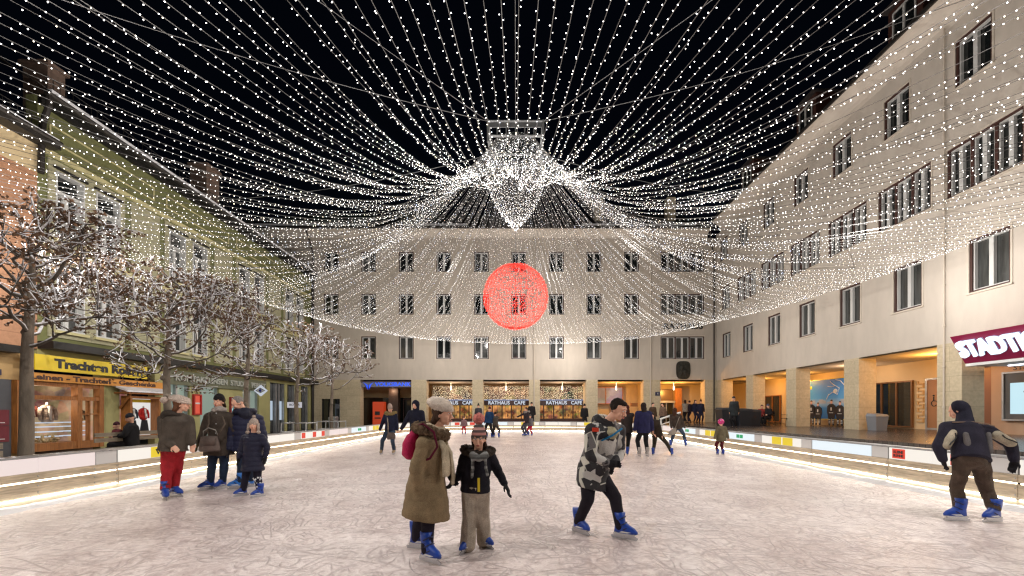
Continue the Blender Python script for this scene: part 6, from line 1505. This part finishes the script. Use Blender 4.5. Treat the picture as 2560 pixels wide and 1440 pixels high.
c = at(1682, 1078, 17.7); b = MB(); loft(b, [(c-Vector((.05, 0, .16)), .18, .06), (c, .15, .08), (c+Vector((.1, 0, .14)), .05, .04)], 12); sb = thing('tote_bag', 'pale grey tote on the back of the person in blue jeans', 'bag', c); remesh(b, .02, 'pouch', cloth((.26, .23, .2)), sb)
tubeobj('strap', [c+Vector((.1, 0, .12)), c+Vector((.2, 0, .4)), c+Vector((.28, 0, .6))], .015, cloth((.2, .17, .14)), sb)
g = small('person, a child in pink helmet, olive coat and dark red trousers, seen from behind', 1803, 14.35, 1.14, 180, feet=((.07, 0), (-.09, .05)), hands=((.42, -.05, .62), (-.42, -.05, .62)), jacket=(.12, .1, .06), legs=(.1, .012, .018), hem=-.2, loose=.04, headsc=1.25, vox=.014)
b = MB(); b.sphere(g.H(0, -.01, .055), .125*g.sc*1.25, 14); hl_ = b.build('helmet', mat("pink_helmet", (.6, .03, .2), .3, var=.5, vscale=20), g.root, smooth=True)
b = MB()
for a in np.linspace(0, 5.2, 6): b.sphere(g.H(.1*math.cos(a), .1*math.sin(a)-.01, .1), .02, 6)
b.build('helmet_vent', M['white'], hl_)
# far end of the rink
small('person, a small child in red trousers and grey jacket before the left far barrier', 1160, 27.5, 1.12, 0, hands=((-.35, 0, .8), (.35, 0, .8)), jacket=(.2, .12, .13), legs=(.4, .01, .03), hat=(.1, .06, .05), headsc=1.2, vox=.03)
small('person in bright blue jacket near the far barrier above the child\'s hat', 1222, 24.0, 1.72, -20, feet=((-.1, 0), (.3, 0)), jacket=(.01, .04, .11), legs=blk, hat=(.08, .02, .02), lean=(.05, 0), vox=.03)
small('person in grey skating beside the blue jacket near the far barrier', 1238, 24.0, 1.5, 160, feet=((.2, 0), (-.2, 0)), jacket=(.07, .06, .05), legs=(.05, .045, .04), hair=(.03, .02, .015), drop=.06, vox=.03)
small('person in a dark coat stretching one arm to the left near the far barrier', 1316, 25.5, 1.72, -60, hands=((-.62, .05, 1.12), (-.1, -.2, .9)), jacket=(.03, .022, .028), legs=(.06, .06, .08), fur=(.3, .27, .25), hair=(.08, .05, .03), hem=-.14, vox=.03)
small('person, a child in bright red trousers beside the outstretched arm', 1326, 26.0, 1.25, -30, jacket=(.16, .15, .16), legs=(.5, .01, .04), hat=(.1, .1, .1), headsc=1.15, vox=.03)
small('person with a dark bobble hat at the far barrier, above the child\'s pink hat', 1196, 31.2, 1.72, 0, gz=TZ-.35, jacket=(.04, .04, .05), legs=blk, hat=(.015, .02, .02), pom=True, skates=False, vox=.03)
small('person dressed all in black standing behind the far barrier beside the second pillar', 1329, 31.3, 1.8, 0, gz=TZ-.28, jacket=blk, legs=blk, hat=blk, skates=False, vox=.03)
small('person in a pointed black hood behind the far barrier right of the cafe', 1461, 31.2, 1.7, 10, gz=TZ-.35, jacket=blk, legs=blk, hat=blk, hat_h=.2, skates=False, loose=.06, vox=.03)
# terrace and entrance
for q in [('person in a silver jacket with their back turned by the entrance doors', 1713, 31.9, 1.72, 180, dict(jacket=(.22, .19, .16), legs=blk, hair=(.03, .015, .01), hl=.1)),
          ('person in dark clothes right beside the silver jacket', 1724, 32.2, 1.68, 200, dict(jacket=(.03, .02, .03), legs=(.015, .015, .03), hair=(.05, .02, .015))),
          ('person in a navy coat standing left in the pair before the orange wall', 1738, 32.0, 1.72, 20, dict(jacket=nav, legs=nav, hair=(.04, .02, .012), hl=.1)),
          ('person in navy coat and bobble hat, right in the pair before the orange wall', 1752, 31.8, 1.7, -10, dict(jacket=nav, legs=nav, hat=(.1, .04, .02), pom=True))]:
    small(q[0], q[1], q[2], q[3], q[4], gz=TZ, skates=False, vox=.03, **q[5])
small('person in a brown jacket with dark hair below the house number plate', 1632, 27.6, 1.74, 20, gz=.3, jacket=(.06, .035, .02), legs=blk, hair=(.012, .01, .01), skates=False, vox=.03)
small('person in a tan jacket with dark hair beside the white ramp railing', 1657, 28.6, 1.7, -60, gz=.35, jacket=(.16, .1, .07), legs=blk, hair=(.012, .01, .01), skates=False, vox=.03)
small('person in a long dark coat and cap standing on the terrace beside the second pillar', 1835, 22.5, 1.62, -60, gz=TZ, jacket=(.02, .025, .028), legs=blk, hat=(.03, .03, .035), skates=False, hem=-.25, loose=.05, vox=.026)
small('person in dark clothes and blue cap sitting in the right arcade', 1921, 26.0, 1.65, -70, gz=TZ, jacket=blk, legs=blk, hat=(.06, .08, .14), skates=False, sit=.5, hands=((-.25, -.2, .7), (-.2, -.25, .68)), vox=.026)
small('person in a red jacket sitting beside the dark clothed one in the right arcade', 1905, 27.0, 1.6, -30, gz=TZ, jacket=(.22, .03, .03), legs=blk, hair=(.05, .02, .015), skates=False, sit=.5, hands=((-.1, -.3, .7), (.1, -.3, .7)), vox=.026)
small('person in black jacket and dark cap sitting on the bench before the display case', 328, 12.6, 1.75, -60, gz=.0, jacket=blk, legs=blk, hat=(.02, .022, .03), skates=False, sit=.55, hands=((-.25, -.25, .75), (-.2, -.3, .72)), loose=.06, nod=.3, vox=.02)
small('person, a child in maroon hat and jacket sitting left on the bench', 293, 12.6, 1.2, -20, gz=.0, jacket=(.09, .012, .018), legs=blk, hat=(.05, .012, .02), skates=False, sit=.55, hands=((-.1, -.25, .75), (.1, -.25, .75)), headsc=1.15, vox=.018)
# ================================================================ street furniture
M['bench'] = wood_mat('grey_bench_wood', srgb(128, 116, 100), 'Y')
def bench(x, y, L, label, along='Y', z=.45):
    t = thing('bench', label, 'bench', (x, y, 0)); fr = (lambda u, v, w: Vector((x+w, y+u, v))) if along == 'Y' else (lambda u, v, w: Vector((x+u, y+w, v)))
    b = MB()
    for k in range(4): b.box(-L/2, L/2, z-.04, z, -.24+k*.13, -.13+k*.13, fr=fr)
    b.build('seat', M['bench'], t)
    for u in (-L/2+.25, 0, L/2-.25):
        b = MB(); b.box(u-.03, u+.03, 0, z-.041, -.2, -.14, fr=fr); b.box(u-.03, u+.03, 0, z-.041, .12, .18, fr=fr); b.build('leg', M['metal'], t)
    b = MB()
    for k in range(2): b.box(-L/2, L/2, z+.16+k*.15, z+.27+k*.15, -.29, -.26, fr=fr)
    b.build('backrest', M['bench'], t); return t
bench(-11.25, 12.9, 2.6, 'wooden bench with the two seated people in front of the costume shop')
bench(-9.4, 6.9, 2.2, 'wooden bench close behind the barrier at the left edge')
def bin_(x, y, w, h, m, label, gz=TZ):
    t = thing('waste_bin', label, 'bin', (x, y, gz)); b = MB(); b.hexa([(x-w*.42, y-w*.42, gz), (x+w*.42, y-w*.42, gz), (x+w*.42, y+w*.42, gz), (x-w*.42, y+w*.42, gz), (x-w/2, y-w/2, gz+h), (x+w/2, y-w/2, gz+h), (x+w/2, y+w/2, gz+h*1.0), (x-w/2, y+w/2, gz+h*1.0)]); b.build('bin_body', m, t)
    b = MB(); b.hexa([(x-w*.53, y-w*.53, gz+h+.003), (x+w*.53, y-w*.53, gz+h+.003), (x+w*.53, y+w*.53, gz+h+.003), (x-w*.53, y+w*.53, gz+h+.003), (x-w*.45, y-w*.45, gz+h+.09), (x+w*.45, y-w*.45, gz+h+.09), (x+w*.45, y+w*.45, gz+h+.14), (x-w*.45, y+w*.45, gz+h+.14)]); b.build('lid', m, t)
    return t
dk = mat("dark_bin", (.014, .016, .022), .5)
bin_(12.3, 25.2, .9, .95, dk, 'dark wheeled bin left of the person in the long dark coat'); bin_(13.1, 24.9, .8, .9, dk, 'dark bin behind the person in the long dark coat')
bin_(13.9, 25.3, .7, .85, dk, 'dark bin with lid left of the second pillar')
t = bin_(16.0, 19.0, .55, .62, mat("pale_grey_box", (.2, .21, .23), .5), 'pale grey slanted box standing against the foot of the stone pillar')
bin_(-13.2, 30.5, .5, .95, M['metal'], 'small steel bin at the foot of the left stone pillar', gz=.06)
def chair(x, y, a, label):
    t = thing('chair', label, 'chair', (x, y, TZ), 'metal chairs in the right arcade'); t_ = lambda u, v, w: Vector((x, y, TZ))+rotz((u, w, 0), a)+Vector((0, 0, v))
    b = MB(); b.box(-.22, .22, .43, .46, -.22, .22, fr=t_); b.build('seat', M['black'], t)
    b = MB(); b.box(-.22, .22, .6, .86, .2, .225, fr=t_); b.build('backrest', M['black'], t)
    for sx_ in (-1, 1):
        for sy_ in (-1, 1): tubeobj('leg', [t_(sx_*.21, .44 if sy_ < 0 else .86, sy_*.21), t_(sx_*.23, 0, sy_*.25)], .013, M['ironwork'], t, 6)
        tubeobj('armrest', [t_(sx_*.23, .65, -.2), t_(sx_*.23, .66, .2)], .014, M['ironwork'], t, 6)
chair(15.3, 26.0, -1.2, 'black metal chair under the person in the blue cap'); chair(15.9, 25.2, -1.5, 'empty black metal chair right of the seated people'); chair(15.45, 27.0, -.6, 'black metal chair under the person in the red jacket')
rl = thing('ramp_railing', 'pale timber ramp railing sloping up from the rink to the entrance', 'railing', (8.6, 25.5, 0))
b = MB(); q = [at(1650, 1048, 26.2), at(1702, 1031, 25.6)]; b.tube(q, .06, 6); b.tube([p-Vector((0, 0, .35)) for p in q], .03, 6); b.build('rail', M['white'], rl)
for t_ in (.05, .5, .9):
    p = q[0].lerp(q[1], t_); b = MB(); b.tube([p, Vector((p.x, p.y, 0.02))], .05, 6); b.build('post', M['white'], rl)
for i, (y) in enumerate((22.9, 19.5)):
    t = thing('tree_guard', ('pale tubular guard around the foot of the farthest tree', 'pale tubular guard around the foot of the tree by the eye sign')[i], 'tree guard', (-10, y, 0)); b = MB()
    for z in (.55, .95): b.tube([(-10.55, y-.5, z), (-9.45, y-.5, z), (-9.45, y+.5, z), (-10.55, y+.5, z), (-10.55, y-.5, z)], .025, 6)
    for dx in (-.55, .55):
        for dy in (-.5, .5): b.tube([(-10+dx, y+dy, 0), (-10+dx, y+dy, .95)], .025, 6)
    b.build('frame', M['metal'], t)
